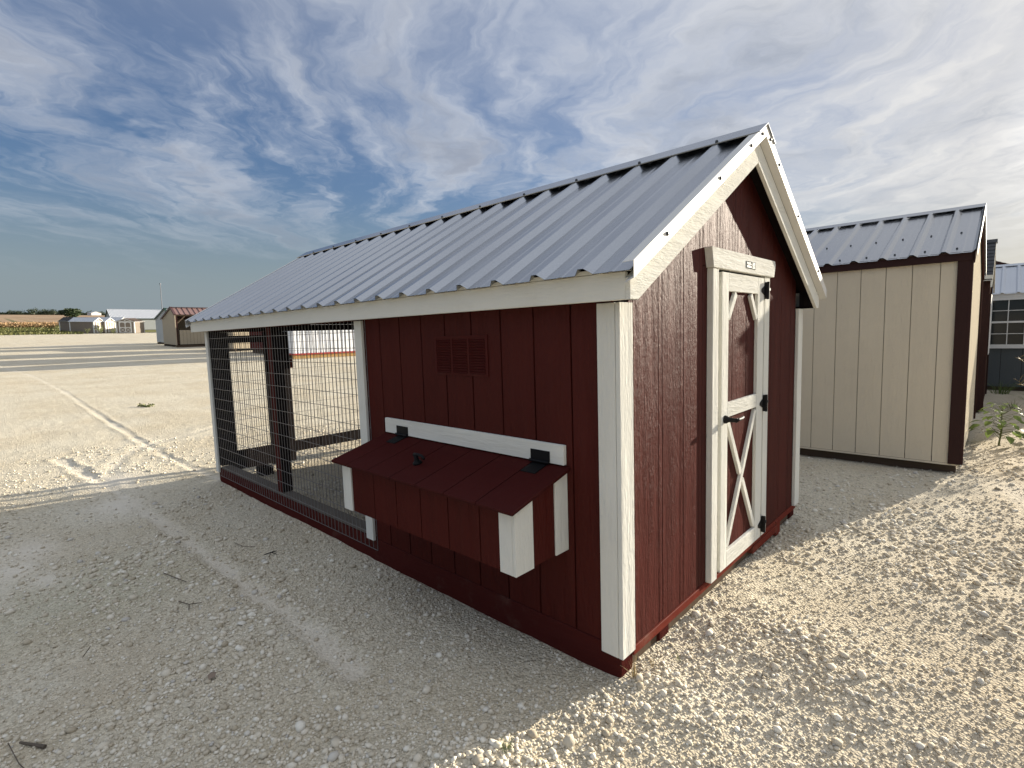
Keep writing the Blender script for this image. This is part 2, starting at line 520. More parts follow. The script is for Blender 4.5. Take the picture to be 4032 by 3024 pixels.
def terrain(x, y):
    h = base_h(x, y)
    near = np.clip(1 - (np.hypot(x + 2, y - 1) - 9) / 6, 0, 1)
    hh = (.008 * vnoise(x, y, .9, 1) + .0035 * vnoise(x, y, .34, 2) + .0016 * vnoise(x, y, .13, 3) + .0022 * vnoise(x, y, .062, 4))
    # scraped ripples on the sunny side
    rip = np.clip((x - 1.0) / 1.0, 0, 1) * np.clip((2.4 - y) / 1.4, 0, 1)
    hh += rip * .008 * np.sin((x * .35 + y * .94) * 42 + 4 * vnoise(x, y, .5, 9))
    far = .05 * vnoise(x, y, 7.0, 5) + .03 * vnoise(x, y, 2.6, 6)
    dust = np.zeros_like(h)
    for pts, hw, st in TRACKS:
        d = seg_dist(x, y, pts) + .030 * vnoise(x, y, .22, 11) + .022 * vnoise(x, y, .07, 12)
        st = st * (.72 + .38 * vnoise(x, y, .5, 13))
        core = np.clip(1.25 - d / hw, 0, 1)
        core = core * core * (3 - 2 * core) * st
        ridge = np.exp(-((d - hw * 1.7) / (hw * .5)) ** 2) * st
        hh = hh * (1 - .8 * core) - .016 * core + .014 * ridge
        dust = np.maximum(dust, core)
    for mx, my, r, a in MOUNDS:
        hh += a * np.exp(-(((x - mx) ** 2 + (y - my) ** 2) / (r * r)))
    # bare powdery spots
    for mx, my, r in [(-3.9, -1.52, .16), (-3.55, -1.62, .12), (-3.2, -1.50, .10), (-4.6, -.9, .2), (-5.6, -.75, .25)]:
        q = np.exp(-(((x - mx) / 1.8) ** 2 + (y - my) ** 2) / (r * r))
        dust = np.maximum(dust, q * .8)
        hh = hh * (1 - .6 * q)
    # the coop and sheds sit level on the plane: keep gravel from climbing over them
    h = h - .006 + near * hh + (1 - near) * far * np.clip((np.hypot(x, y) - 9) / 10, 0, 1)
    return h, dust


def axis(lo, hi, step, far, g):
    a = list(np.arange(lo, hi + step / 2, step))
    s, v = step, hi
    while v < far:
        s *= g
        v += s
        a.append(v)
    s, v = step, lo
    b = []
    while v > -far:
        s *= g
        v -= s
        b.append(v)
    return np.array(b[::-1] + a)


def build_ground():
    xs = axis(-8.0, 3.2, .026, 3200, 1.085)
    ys = axis(-3.2, 5.6, .026, 3200, 1.085)
    X, Y = np.meshgrid(xs, ys)
    Z, D = terrain(X, Y)
    nx, ny = len(xs), len(ys)
    co = np.stack([X, Y, Z], -1).reshape(-1, 3).astype(np.float32)
    i = np.arange((ny - 1) * (nx - 1))
    r, c = i // (nx - 1), i % (nx - 1)
    a = r * nx + c
    quads = np.stack([a, a + 1, a + nx + 1, a + nx], -1).astype(np.int32)
    me = bpy.data.meshes.new('ground')
    me.vertices.add(len(co)); me.vertices.foreach_set('co', co.ravel())
    me.loops.add(quads.size); me.loops.foreach_set('vertex_index', quads.ravel())
    me.polygons.add(len(quads)); me.polygons.foreach_set('loop_start', np.arange(0, quads.size, 4, dtype=np.int32))
    me.update(calc_edges=True)
    me.shade_smooth()
    at = me.attributes.new('dust', 'FLOAT', 'POINT')
    at.data.foreach_set('value', D.ravel().astype(np.float32))
    me.materials.append(ground_mat())
    o = link('ground', me)
    o['kind'] = 'structure'
    return o


def ground_mat():
    m, t = new_mat('crushed_limestone_ground')
    pos = t.n('ShaderNodeNewGeometry').outputs['Position']
    sep = t.n('ShaderNodeSeparateXYZ', {0: pos})
    x, y = sep.outputs[0], sep.outputs[1]
    dust = t.n('ShaderNodeAttribute', attribute_name='dust').outputs['Fac']
    # limestone gravel colour
    cell = t.n('ShaderNodeTexVoronoi', {'Vector': pos, 'Scale': 85.0, 'Randomness': 1.0})
    cell2 = t.n('ShaderNodeTexVoronoi', {'Vector': pos, 'Scale': 34.0, 'Randomness': 1.0})
    cbw = t.n('ShaderNodeRGBToBW', {0: cell.outputs['Color']}).outputs[0]
    g = t.mix(cbw, (0.46, 0.415, 0.32), (0.73, 0.67, 0.54))
    broad = t.noise(pos, 0.9, 6.0, 0.62)
    g = t.mix(t.smooth(broad, .35, .7), g, t.mix(1.0, g, (0.90, 0.86, 0.80), 'MULTIPLY'))
    brown = t.smooth(t.noise(pos, 1.7, 5.0, 0.6), 0.55, 0.75, 0.0, 0.45)
    g = t.mix(brown, g, (0.50, 0.42, 0.31))
    east = t.math('MULTIPLY', t.smooth(t.math('ADD', x, t.math('MULTIPLY', broad, .8)), .4, 1.8), t.smooth(x, 12.0, 4.0))
    g = t.mix(t.math('MULTIPLY', east, .62), g, (0.42, 0.345, 0.24))
    green = t.math('MULTIPLY', t.smooth(t.vmath('LENGTH', t.vmath('SUBTRACT', pos, (-2.75, -1.35, -.13))), .9, .1), .22)
    g = t.mix(green, g, (0.27, 0.29, 0.17))
    g = t.mix(t.math('MULTIPLY', dust, .75), g, (0.66, 0.61, 0.53))
    # straggling green-brown weeds in bands towards the grass
    wn = t.smooth(t.noise(t.mapping(pos, (1, .25, 1)), 0.35, 6.0, .65), .60, .70)
    wb = t.smooth(x, -72, -96)
    g = t.mix(t.math('MULTIPLY', t.math('MULTIPLY', wn, wb), .85), g, (0.16, 0.15, 0.07))
    # grass verge
    edge = t.math('ADD', x, t.math('MULTIPLY', t.noise(pos, .12, 5.0, .6), 10.0))
    gn = t.noise(pos, .5, 8.0, .65)
    gr = t.ramp(gn, [(0.3, (0.10, 0.11, 0.035)), (0.6, (0.19, 0.18, 0.07)), (0.8, (0.27, 0.22, 0.11))])
    c = t.mix(t.smooth(edge, -97.0, -101.0), g, gr)
    # stubble field with rows
    fn = t.noise(t.mapping(pos, (.25, 1, 1)), .05, 6.0, .6)
    fld = t.ramp(fn, [(0.3, (0.25, 0.17, 0.105)), (0.55, (0.34, 0.24, 0.155)), (0.8, (0.40, 0.31, 0.20))])
    row = t.math('SINE', t.math('MULTIPLY', t.math('ADD', y, t.math('MULTIPLY', x, .03)), 1.5))
    rm = t.math('MULTIPLY', t.smooth(row, .1, .5), t.math('MULTIPLY', t.smooth(x, -420, -330), t.smooth(y, 22.0, 12.0)))
    fld = t.mix(t.math('MULTIPLY', rm, .8), fld, (0.10, 0.11, 0.05))
    c = t.mix(t.smooth(x, -150.0, -154.0), c, fld)
    # relief
    near = t.smooth(x, -40.0, -12.0)
    v1 = t.math('SUBTRACT', 1.0, t.smooth(cell.outputs['Distance'], 0.0, 0.85))
    v2 = t.math('SUBTRACT', 1.0, t.smooth(cell2.outputs['Distance'], 0.0, 0.8))
    v2 = t.math('MULTIPLY', v2, t.smooth(t.noise(pos, 9.0, 2.0, .5), .42, .62))
    fine = t.noise(pos, 55.0, 6.0, .7)
    mid = t.noise(pos, 6.0, 8.0, .68)
    h = t.math('ADD', t.math('MULTIPLY', v1, .0062), t.math('MULTIPLY', v2, .0070))
    h = t.math('ADD', h, t.math('MULTIPLY', fine, .006))
    h = t.math('MULTIPLY', h, t.math('SUBTRACT', 1.0, t.math('MULTIPLY', dust, .75)))
    h = t.math('ADD', h, t.math('MULTIPLY', mid, .014))
    h = t.math('ADD', h, t.math('MULTIPLY', t.noise(pos, .8, 5.0, .6), .035))
    b = t.n('ShaderNodeBump', {'Height': h, 'Strength': 1.0, 'Distance': 1.0})
    out(t, c, 0.95, b.outputs[0], spec=0.15)
    return m


def stone_mat():
    m, t = new_mat('limestone_chip')
    geo = t.n('ShaderNodeNewGeometry')
    rnd = geo.outputs['Random Per Island']
    c = t.ramp(rnd, [(0.0, (0.42, 0.36, 0.265)), (0.25, (0.56, 0.505, 0.40)), (0.7, (0.68, 0.62, 0.51)), (0.93, (0.80, 0.765, 0.67)), (1.0, (0.46, 0.44, 0.41))])
    n = t.noise(geo.outputs['Position'], 180.0, 3.0, .6)
    c = t.mix(t.math('MULTIPLY', n, .35), c, (0.46, 0.41, 0.32))
    sx = t.n('ShaderNodeSeparateXYZ', {0: geo.outputs['Position']}).outputs[0]
    c = t.mix(t.math('MULTIPLY', t.smooth(sx, .4, 1.8), .45), c, (0.46, 0.39, 0.28))
    b = t.n('ShaderNodeBump', {'Height': n, 'Strength': .6, 'Distance': .002})
    out(t, c, .95, b.outputs[0], spec=.15)
    return m


def build_stones(n):
    phi = (1 + 5 ** .5) / 2
    iv = np.array([(-1, phi, 0), (1, phi, 0), (-1, -phi, 0), (1, -phi, 0), (0, -1, phi), (0, 1, phi), (0, -1, -phi),
                   (0, 1, -phi), (phi, 0, -1), (phi, 0, 1), (-phi, 0, -1), (-phi, 0, 1)], float)
    iv /= np.linalg.norm(iv[0])
    fi = np.array([(0, 11, 5), (0, 5, 1), (0, 1, 7), (0, 7, 10), (0, 10, 11), (1, 5, 9), (5, 11, 4), (11, 10, 2), (10, 7, 6),
                   (7, 1, 8), (3, 9, 4), (3, 4, 2), (3, 2, 6), (3, 6, 8), (3, 8, 9), (4, 9, 5), (2, 4, 11), (6, 2, 10), (8, 6, 7), (9, 8, 1)])
    r = np.exp(RNG.uniform(math.log(.85), math.log(9.0), n * 2))
    ang = RAD(133) + RAD(72) * (RNG.random(n * 2) * 2 - 1)
    x = CAM[0] + r * np.cos(ang)
    y = CAM[1] + r * np.sin(ang)
    clump = vnoise(x, y, .35, 21) * .5 + vnoise(x, y, .9, 22) * .5
    h, d = terrain(x, y)
    keep = (RNG.random(n * 2) < (.70 + .45 * clump)) & (RNG.random(n * 2) > d * .93)
    inside = (x > -1.80) & (x < -.02) & (y > .03) & (y < 2.4)
    skid = ((x > -4.85) & (x < .03) & (np.abs(y - .04) < .055)) | ((x > -4.85) & (x < .02) & (np.abs(y - 2.4) < .055))
    keep &= ~inside & ~skid
    x, y, h, r = x[keep][:n], y[keep][:n], h[keep][:n], r[keep][:n]
    n = len(x)
    big = np.clip((vnoise(x, y, .6, 31) + .6), 0, 1.5)
    for mx, my, rr, a in MOUNDS:
        big += 1.0 * np.exp(-(((x - mx) ** 2 + (y - my) ** 2) / (rr * rr)))
    s = np.exp(RNG.normal(math.log(.0038), .46, n)) * np.clip(r / 2.0, .75, 2.2) ** .55 * (.75 + .4 * big)
    s = np.minimum(s, .021)
    pick = RNG.choice(n, 260, replace=False)
    s[pick] = np.clip(s[pick] * RNG.uniform(2.0, 3.4, 260), 0, .024)
    V = iv[None] * (1 + .30 * (RNG.random((n, 12, 1)) - .5)) * s[:, None, None]
    V = V * np.stack([RNG.uniform(.8, 1.35, n), RNG.uniform(.8, 1.2, n), RNG.uniform(.45, .85, n)], -1)[:, None, :]
    a = RNG.random(n) * 2 * math.pi
    tl = RNG.normal(0, .35, n)
    ca, sa, ct, st = np.cos(a), np.sin(a), np.cos(tl), np.sin(tl)
    vx, vy, vz = V[..., 0], V[..., 1], V[..., 2]
    vy, vz = vy * ct[:, None] - vz * st[:, None], vy * st[:, None] + vz * ct[:, None]
    vx, vy = vx * ca[:, None] - vy * sa[:, None], vx * sa[:, None] + vy * ca[:, None]
    P = np.stack([vx + x[:, None], vy + y[:, None], vz + (h + s * .28)[:, None]], -1).reshape(-1, 3).astype(np.float32)
    F = (fi[None] + (np.arange(n) * 12)[:, None, None]).reshape(-1, 3).astype(np.int32)
    me = bpy.data.meshes.new('gravel_stones')
    me.vertices.add(len(P)); me.vertices.foreach_set('co', P.ravel())
    me.loops.add(F.size); me.loops.foreach_set('vertex_index', F.ravel())
    me.polygons.add(len(F)); me.polygons.foreach_set('loop_start', np.arange(0, F.size, 3, dtype=np.int32))
    me.update(calc_edges=True)
    me.materials.append(stone_mat())
    o = link('gravel', me)
    o['kind'] = 'stuff'
    return o


build_ground()
build_stones(112000)


def gz(x, y):
    return float(terrain(np.array([float(x)]), np.array([float(y)]))[0][0])


# ------------------------------------------------------------------ the lot is tilted: local frame of the coop and the right-hand sheds
TILT = Matrix(((0.998894, -0.000275, -0.047022, 0), (0, 0.999983, -0.005843, 0), (0.047023, 0.005837, 0.998877, 0), (0, 0, 0, 1)))


def lot(x=0, y=0, z=0):
    return TILT @ Matrix.Translation((x, y, z))


# ================================================================== RED CHICKEN COOP
L, W = 4.785, 2.44
ZE, OE, XR, XF = 1.543, .086, .106, .235        # fascia bottom, eave overhang, rake overhang near / far
SL = .59                                        # roof slope
ZR0 = 1.665                                     # height of roof sheet at y = -OE


def roof_z(y):
    yy = min(y, W - y)
    return ZR0 + SL * (yy + OE)


coop = thing('chicken_coop', 'dark red chicken coop with white trim, grey metal roof and wire mesh run', 'chicken coop', lot())


def rib_profile(w, pitch=.2286, h=.020, first=0.0):
    """heights across one metal panel; returns list of (x, z)"""
    pts = []
    x = first
    while x < w - 1e-6:
        a = x
        pts += [(a - .026, 0), (a - .011, h), (a + .011, h), (a + .026, 0),
                (a + .075, 0), (a + .082, .003), (a + .090, .003), (a + .097, 0),
                (a + .135, 0), (a + .142, .003), (a + .150, .003), (a + .157, 0)]
        x += pitch
    return pts


def metal_panel(x0, x1, pE, pR, mat, parent, name='roof_panel', pitch=.2286, h=.025, xo=0.0, thick=.0015):
    """ribbed sheet between eave point pE=(y,z) and ridge point pR=(y,z); x from x0 to x1"""
    vs, fs = [], []
    prof = [(x0, 0.0)]
    k = math.ceil((x0 - xo) / pitch) - 1
    dy, dz = pR[0] - pE[0], pR[1] - pE[1]
    ln = math.hypot(dy, dz)
    ny, nz = -dz / ln * (1 if dy > 0 else -1), abs(dy) / ln
    x = xo + k * pitch
    while x < x1 + pitch:
        for a, b in [(-.034, 0), (-.013, h), (.013, h), (.046, 0), (.112, 0), (.118, .0015), (.130, .0015), (.136, 0)]:
            if x0 < x + a < x1:
                prof.append((x + a, b))
        x += pitch
    prof.append((x1, 0.0))
    for (px, pz) in prof:
        for P in (pE, pR):
            vs.append((px, P[0] + ny * pz, P[1] + nz * pz))
    for i in range(len(prof) - 1):
        fs.append((2 * i, 2 * i + 2, 2 * i + 3, 2 * i + 1))
    mb = MB().add(vs, fs)
    # underside a little below so the sheet has thickness
    o = len(vs)
    vs2 = [(v[0], v[1] - ny * thick, v[2] - nz * thick) for v in vs]
    mb.add(vs2, [f[::-1] for f in fs])
    return mb.obj(name, mat, parent, fix=False)


# --- base: skids, sill
sk = MB()
sk.prism([(-L + .05, -.03), (-.05, -.03), (0, .012), (0, .135), (-L, .135), (-L, .012)], 'y', 0.0, .09)
sk.obj('skid', M['red_x'], coop, .003)
for yb in (.38, 1.60 + .375, W - .05):
    z0 = -.03
    xe = -L if yb > 2.2 else -1.86
    MB().prism([(xe + .05, z0), (-.05, z0), (-.004, .012), (-.004, .062), (xe, .062), (xe, .012)], 'y', yb - .045, yb + .045).obj('skid', M['red_x'], coop, .003)
bx('sill', M['red_y'], coop, -.085, .0065, .09, W - .004, .066, .104, .002)
bx('sill', M['sill_wood'], coop, -L + .09, -1.9, .004, .088, .137, .165, .002)
bx('joist', M['raw_wood'], coop, -.10, -.02, .10, W - .1, .004, .064)
# the block on the skid end and the rough blocks under the door
bx('block', M['red_y'], coop, -.06, .012, 1.965, 2.05, -.004, .098, .002)
bx('block', M['red_y'], coop, -.03, .016, 1.50, 1.963, .030, .074, .002)
bx('sill', M['red_y'], coop, .008, .022, .86, 1.62, .090, .112, .002)

# --- long front wall: siding boards between grooves (8 inch boards)
gx = [-.020] + [-.226 - .2032 * k for k in range(9)]
gx = [g for g in gx if g > -1.87] + [-1.862]
for a, b in zip(gx[:-1], gx[1:]):
    bx('siding_board', M['red'], coop, b + .004, a - .004, 0.0, .012, .138, ZE + .02, .0015)
bx('wall_backing', M['shade_wood'], coop, -1.862, -.02, .0125, .05, .1365, ZE + .02)
# --- house back wall, partition and floor
k = 0
while -.02 - .2032 * k > -1.80:
    a = -.02 - .2032 * k
    bx('siding_board', M['red'], coop, max(a - .2032, -1.86) + .004, a - .004, W - .012, W, .07, ZE + .02, .0015)
    k += 1
bx('wall_backing', M['shade_wood'], coop, -1.86, -.02, W - .05, W - .0125, .07, ZE + .02)
MB().prism([(.05, .138), (W - .05, .138), (W - .05, 1.60), (W / 2, 2.34), (.05, 1.60)], 'x', -1.855, -1.83).obj('partition', M['shade_wood'], coop)
bx('floor', M['raw_wood'], coop, -1.83, -.03, .051, W - .051, .1045, .130)

# --- gable end toward the camera
GY = [.079] + [.325 + .2090 * k for k in range(10)] + [W - .085]
DOOR0, DOOR1 = .905, 1.60
for a, b in zip(GY[:-1], GY[1:]):
    def col(y0, y1, zb):
        p = [(y0, zb), (y1, zb)]
        t1, t0 = roof_z(y1) - .035, roof_z(y0) - .035
        p.append((y1, t1))
        if y0 < W / 2 < y1:
            p.append((W / 2, roof_z(W / 2) - .035))
        p.append((y0, t0))
        return p
    for ya_, yb_, nm in ((a + .003, a + .033, 'lap_strip'), (a + .0355, b - .003, 'siding_board')):
        if yb_ <= DOOR0 or ya_ >= DOOR1:
            MB().prism(col(ya_, yb_, .105), 'x', -.012, 0.0 if nm[0] == 's' else -.0012).obj(nm, M['red_sunlit'], coop, .0012)
        else:
            MB().prism(col(ya_, yb_, 1.735), 'x', -.012, 0.0 if nm[0] == 's' else -.0012).obj(nm, M['red_sunlit'], coop, .0012)
            if ya_ < DOOR0 - .01:
                bx(nm, M['red_sunlit'], coop, -.012, 0, ya_, DOOR0, .105, 1.733, .0012)
            if yb_ > DOOR1 + .01:
                bx(nm, M['red_sunlit'], coop, -.012, 0, DOOR1, yb_, .105, 1.733, .0012)
bk = MB()
bk.prism([(.05, .105), (DOOR0, .105), (DOOR0, roof_z(DOOR0) - .05), (.05, roof_z(.05) - .05)], 'x', -.05, -.0125)
bk.prism([(DOOR1, .105), (W - .05, .105), (W - .05, roof_z(.05) - .05), (DOOR1, roof_z(DOOR1) - .05)], 'x', -.05, -.0125)
bk.prism([(DOOR0, 1.735), (DOOR1, 1.735), (DOOR1, roof_z(DOOR1) - .05), (W / 2, roof_z(W / 2) - .05), (DOOR0, roof_z(DOOR0) - .05)], 'x', -.05, -.0125)
bk.obj('wall_backing', M['shade_wood'], coop)

# --- white corner trim and posts
bx('corner_trim', M['white_z'], coop, -.0835, -.0015, -.020, -.0005, .104, ZE - .003, .002)
bx('corner_trim', M['white_z'], coop, .0005, .020, -.020, .079, .104, ZE - .003, .002)
bx('corner_trim', M['white_z'], coop, .0005, .022, W - .085, W + .020, .104, ZE - .003, .002)
bx('corner_trim', M['white_z'], coop, -.0835, -.0015, W + .0005, W + .02, .104, ZE - .003, .002)
bx('run_post_trim', M['white_z'], coop, -1.902, -1.818, -.022, -.0035, .128, ZE - .003, .002)
bx('run_post_trim', M['white_z'], coop, -L - .02, -L + .050, -.022, -.0035, .100, ZE - .003, .002)
# --- run framing
bx('post', M['shade_wood'], coop, -L + .002, -L + .085, .006, .088, .166, ZE)
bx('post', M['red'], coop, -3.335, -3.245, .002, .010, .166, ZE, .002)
bx('post', M['shade_wood'], coop, -3.335, -3.245, .0105, .092, .166, ZE, .002)  # rest of the same post, the shade on its side put into the colour
bx('post', M['red'], coop, -1.90, -1.865, .002, .088, .166, ZE, .002)
bx('plate', M['red_x'], coop, -L + .002, -1.865, .002, .088, ZE - .045 + .046, ZE + .075, .002)
bx('plate', M['red_x'], coop, -L, -1.865, W - .088, W - .002, 1.47, ZE + .075, .002)
k = 0
while -1.86 - .2032 * k > -4.10:
    a = -1.86 - .2032 * k
    bx('siding_board', M['red'], coop, max(a - .2032, -4.10) + .004, a - .004, W - .012, W, .07, ZE + .02, .0015)
    k += 1
bx('wall_backing', M['shade_wood'], coop, -4.10, -1.90, W - .05, W - .0125, .07, 1.468)
for xa, xb in ((-L, -L + .085), (-4.14, -4.10)):
    bx('post', M['red'], coop, xa, xb, W - .088, W - .004, .066, 1.468, .002)
# far gable: frame, door and kick board seen through the mesh
XFG = -L
bx('post', M['shade_wood'], coop, XFG, XFG + .038, .09, .180, .066, 1.53, .002)
bx('post', M['shade_wood'], coop, XFG, XFG + .038, .535, .80, .066, 1.53, .002)
bx('post', M['shade_wood'], coop, XFG, XFG + .038, 1.66, 1.76, .066, 1.53, .002)
bx('post', M['shade_wood'], coop, XFG, XFG + .038, W - .18, W - .09, .066, 1.53, .002)
bx('kick_board', M['shade_wood'], coop, XFG - .001, XFG + .040, .182, .533, .085, .285, .002)
bx('kick_board', M['shade_wood'], coop, XFG - .001, XFG + .040, .802, W - .182, .165, .285, .002)
bx('rail', M['shade_wood'], coop, XFG - .001, XFG + .040, .182, .533, 1.42, 1.495, .002)
bx('rail', M['shade_wood'], coop, XFG - .001, XFG + .040, .05, W - .05, 1.532, 1.60, .002)
MB().prism([(.02, 1.602), (W - .02, 1.602), (W / 2, roof_z(W / 2) - .03)], 'x', XFG, XFG + .02).obj('gable_panel', M['shade_wood'], coop)
bx('hinge', M['red_y'], coop, XFG + .041, XFG + .05, .79, .83, 1.12, 1.22, .002)  # red slab for the sunlit patch on the post edge, no hinge
bx('skid_block', M['shade_wood'], coop, -4.76, -4.60, .355, .475, -.02, .084, .004)


def wire_mesh(parent, axis, fixed, a0, a1, z0, z1, rv=.0016):
    mb = MB()
    n = int(round((a1 - a0) / .0508))
    for i in range(n + 1):
        a = a0 + (a1 - a0) * i / n
        j = random.uniform(-.001, .001)
        if axis == 'x':
            mb.box(a - rv, a + rv, fixed - rv, fixed + rv, z0, z1 + j)
        else:
            mb.box(fixed - rv, fixed + rv, a - rv, a + rv, z0, z1 + j)
    z = z0 + .004
    while z < z1:
        if axis == 'x':
            mb.box(a0 - .003, a1 + .003, fixed - 3 * rv, fixed - rv, z - rv, z + rv)
        else:
            mb.box(fixed - 3 * rv, fixed - rv, a0, a1, z - rv, z + rv)
        z += .1005
    return mb.obj('wire_mesh', M['wire'], parent, fix=False, kind='stuff')


wire_mesh(coop, 'x', -.0020, -L + .055, -1.805, .060, ZE)
wire_mesh(coop, 'x', W + .0025, -L + .01, -4.06, .07, ZE)
wire_mesh(coop, 'y', -L - .004, .10, W - .10, .10, 1.60)

# --- roof
RE_Y, RR_Y = -.125, W / 2
xa, xb = -L - XF, XR + .022
panels = []
x = xb
while x - .9144 > xa - .3:
    panels.append((max(x - .9144, xa), x)); x -= .9144
if panels[-1][0] > xa: panels.append((xa, panels[-1][0]))
for (p0, p1) in panels:
    if p1 - p0 < .02: continue
    metal_panel(p0 + .001, p1, (RE_Y, roof_z(RE_Y)), (RR_Y, roof_z(W / 2) - .001), M['galv'], coop, xo=xb - .20)
    metal_panel(p0 + .001, p1, (W - RE_Y, roof_z(RE_Y)), (W - RR_Y, roof_z(W / 2) - .001), M['galv'], coop, xo=xb - .20)
# ridge cap
zr = roof_z(W / 2)
rc = MB()
for s in (-1, 1):
    y1, z1 = W / 2 + s * .125, zr + .036 - SL * .125
    rc.add([(xa - .01, W / 2, zr + .036), (xb + .024, W / 2, zr + .036), (xb + .024, y1, z1), (xa - .01, y1, z1),
            (xa - .01, W / 2, zr + .032), (xb + .024, W / 2, zr + .032), (xb + .024, y1 - s * .002, z1 - .005), (xa - .01, y1 - s * .002, z1 - .005)],
           [(0, 1, 2, 3), (4, 7, 6, 5), (3, 2, 6, 7), (1, 5, 6, 2), (0, 3, 7, 4)])
rc.obj('ridge_cap', M['galv'], coop)
sc = MB()
for r_, yy in ((0, -.03), (1, .42), (2, .86)):
    xk = xb - .20 - .04 + (.0 if r_ != 1 else 0)
    while xk > xa + .05:
        zz = roof_z(yy)
        sc.tube([(xk, yy, zz - .002), (xk, yy - .004, zz + .008)], [.010, .006], 6)
        xk -= .2286 * (1 if r_ == 1 else 1)
xk = xb - .2
while xk > xa:
    sc.tube([(xk, W / 2 - .105, zr + .036 - SL * .105), (xk, W / 2 - .109, zr + .044 - SL * .105)], [.010, .006], 6)
    xk -= .4572
for q in (.12, .62, 1.0, 1.16):
    for s in (-1, 1):
        yy = W / 2 + s * (W / 2 - q + .0)
        sc.tube([(xb + .014, yy, roof_z(yy) + .002), (xb + .024, yy, roof_z(yy) + .002)], [.010, .005], 6)
sc.obj('roof_screws', M['screw'], coop, kind='stuff')


def along_rake(prof, ya, yb, mat, name, sx=1, xb_=None):
    """profile of (x, dz) points carried along the slope from y=ya to y=yb"""
    n = len(prof)
    vs = [(p[0], ya, roof_z(ya) + p[1]) for p in prof] + [(p[0], yb, roof_z(yb) + p[1]) for p in prof]
    fs = [(i, (i + 1) % n, n + (i + 1) % n, n + i) for i in range(n)] + [tuple(range(n))[::-1], tuple(range(n, 2 * n))]
    return MB().add(vs, fs).obj(name, mat, coop)


for ya, yb in ((RE_Y, W / 2), (W - RE_Y, W / 2)):
    # flashing: flange on the sheet, upright face, lip turned back to the board
    along_rake([(xb - .030, .0275), (xb + .014, .0295), (xb + .014, -.026), (XR + .0005, -.040), (XR + .0005, -.043), (xb + .016, -.029), (xb + .016, .0315), (xb - .030, .0295)], ya, yb, M['flash'], 'rake_flashing')
    along_rake([(xa + .045, .0215), (xa, .0245), (xa, -.030), (xa + .022, -.052), (xa + .024, -.050), (xa + .003, -.029), (xa + .003, .0215), (xa + .045, .0185)], ya, yb, M['flash'], 'rake_flashing')


def rake_board(xo, xi, mirror):
    f = (lambda y: W - y) if mirror else (lambda y: y)
    zt = roof_z(W / 2) - .045
    zb = ZE + SL * (W / 2 + .03)
    poly = [(f(-OE), ZE), (f(-.028), ZE + .001), (f(W / 2 - .0015), zb - .0), (f(W / 2 - .0015), zt), (f(-OE), ZR0 - .045)]
    return MB().prism(poly, 'x', xo, xi).obj('rake_board', M['white_y'], coop, .0015)


for mir in (False, True):
    rake_board(XR - .020, XR, mir)
    rake_board(-L - XF + .022, -L - XF + .042, mir)
# eave fascia, drip edge and boxed eaves
for s in (0, 1):
    Y = (lambda y: y) if s == 0 else (lambda y: W - y)
    bx('fascia', M['white_x'], coop, -L - XF + .043, XR - .0205, Y(-OE), Y(-OE + .020), ZE, ZR0 - .022, .002)
    bx('drip_edge', M['white_x'], coop, -L - XF + .03, XR - .002, Y(-OE - .006), Y(-OE + .02), ZR0 - .020, ZR0 - .005)
    bx('soffit', M['shade_wood'], coop, -L - XF + .043, XR - .021, Y(-OE + .0205), Y(-.0005), ZE + .004, ZE + .016)
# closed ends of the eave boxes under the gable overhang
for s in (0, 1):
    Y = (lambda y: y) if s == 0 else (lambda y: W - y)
    MB().prism([(Y(-.0005), ZE + .001), (Y(-OE + .0205), ZE + .001), (Y(-OE + .0205), roof_z(-OE + .02) - .047), (Y(-.0005), roof_z(0) - .047)], 'x', .0008, XR - .0212).obj('eave_return', M['shade_wood'], coop)
# sloping soffit of the gable overhangs
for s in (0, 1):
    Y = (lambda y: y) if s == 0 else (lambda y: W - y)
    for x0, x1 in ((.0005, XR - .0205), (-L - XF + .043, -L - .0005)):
        MB().prism([(Y(-.03), roof_z(-.03) - .045), (Y(W / 2), roof_z(W / 2) - .045), (Y(W / 2), roof_z(W / 2) - .030), (Y(-.03), roof_z(-.03) - .030)], 'x', x0, x1).obj('soffit', M['shade_wood'], coop)
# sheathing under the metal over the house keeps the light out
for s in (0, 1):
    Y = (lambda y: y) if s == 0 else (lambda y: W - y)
    MB().prism([(Y(-.06), roof_z(-.06) - .022), (Y(W / 2), roof_z(W / 2) - .022), (Y(W / 2), roof_z(W / 2) - .008), (Y(-.06), roof_z(-.06) - .008)], 'x', xa + .05, xb - .03).obj('roof_sheathing', M['shade_wood'], coop)

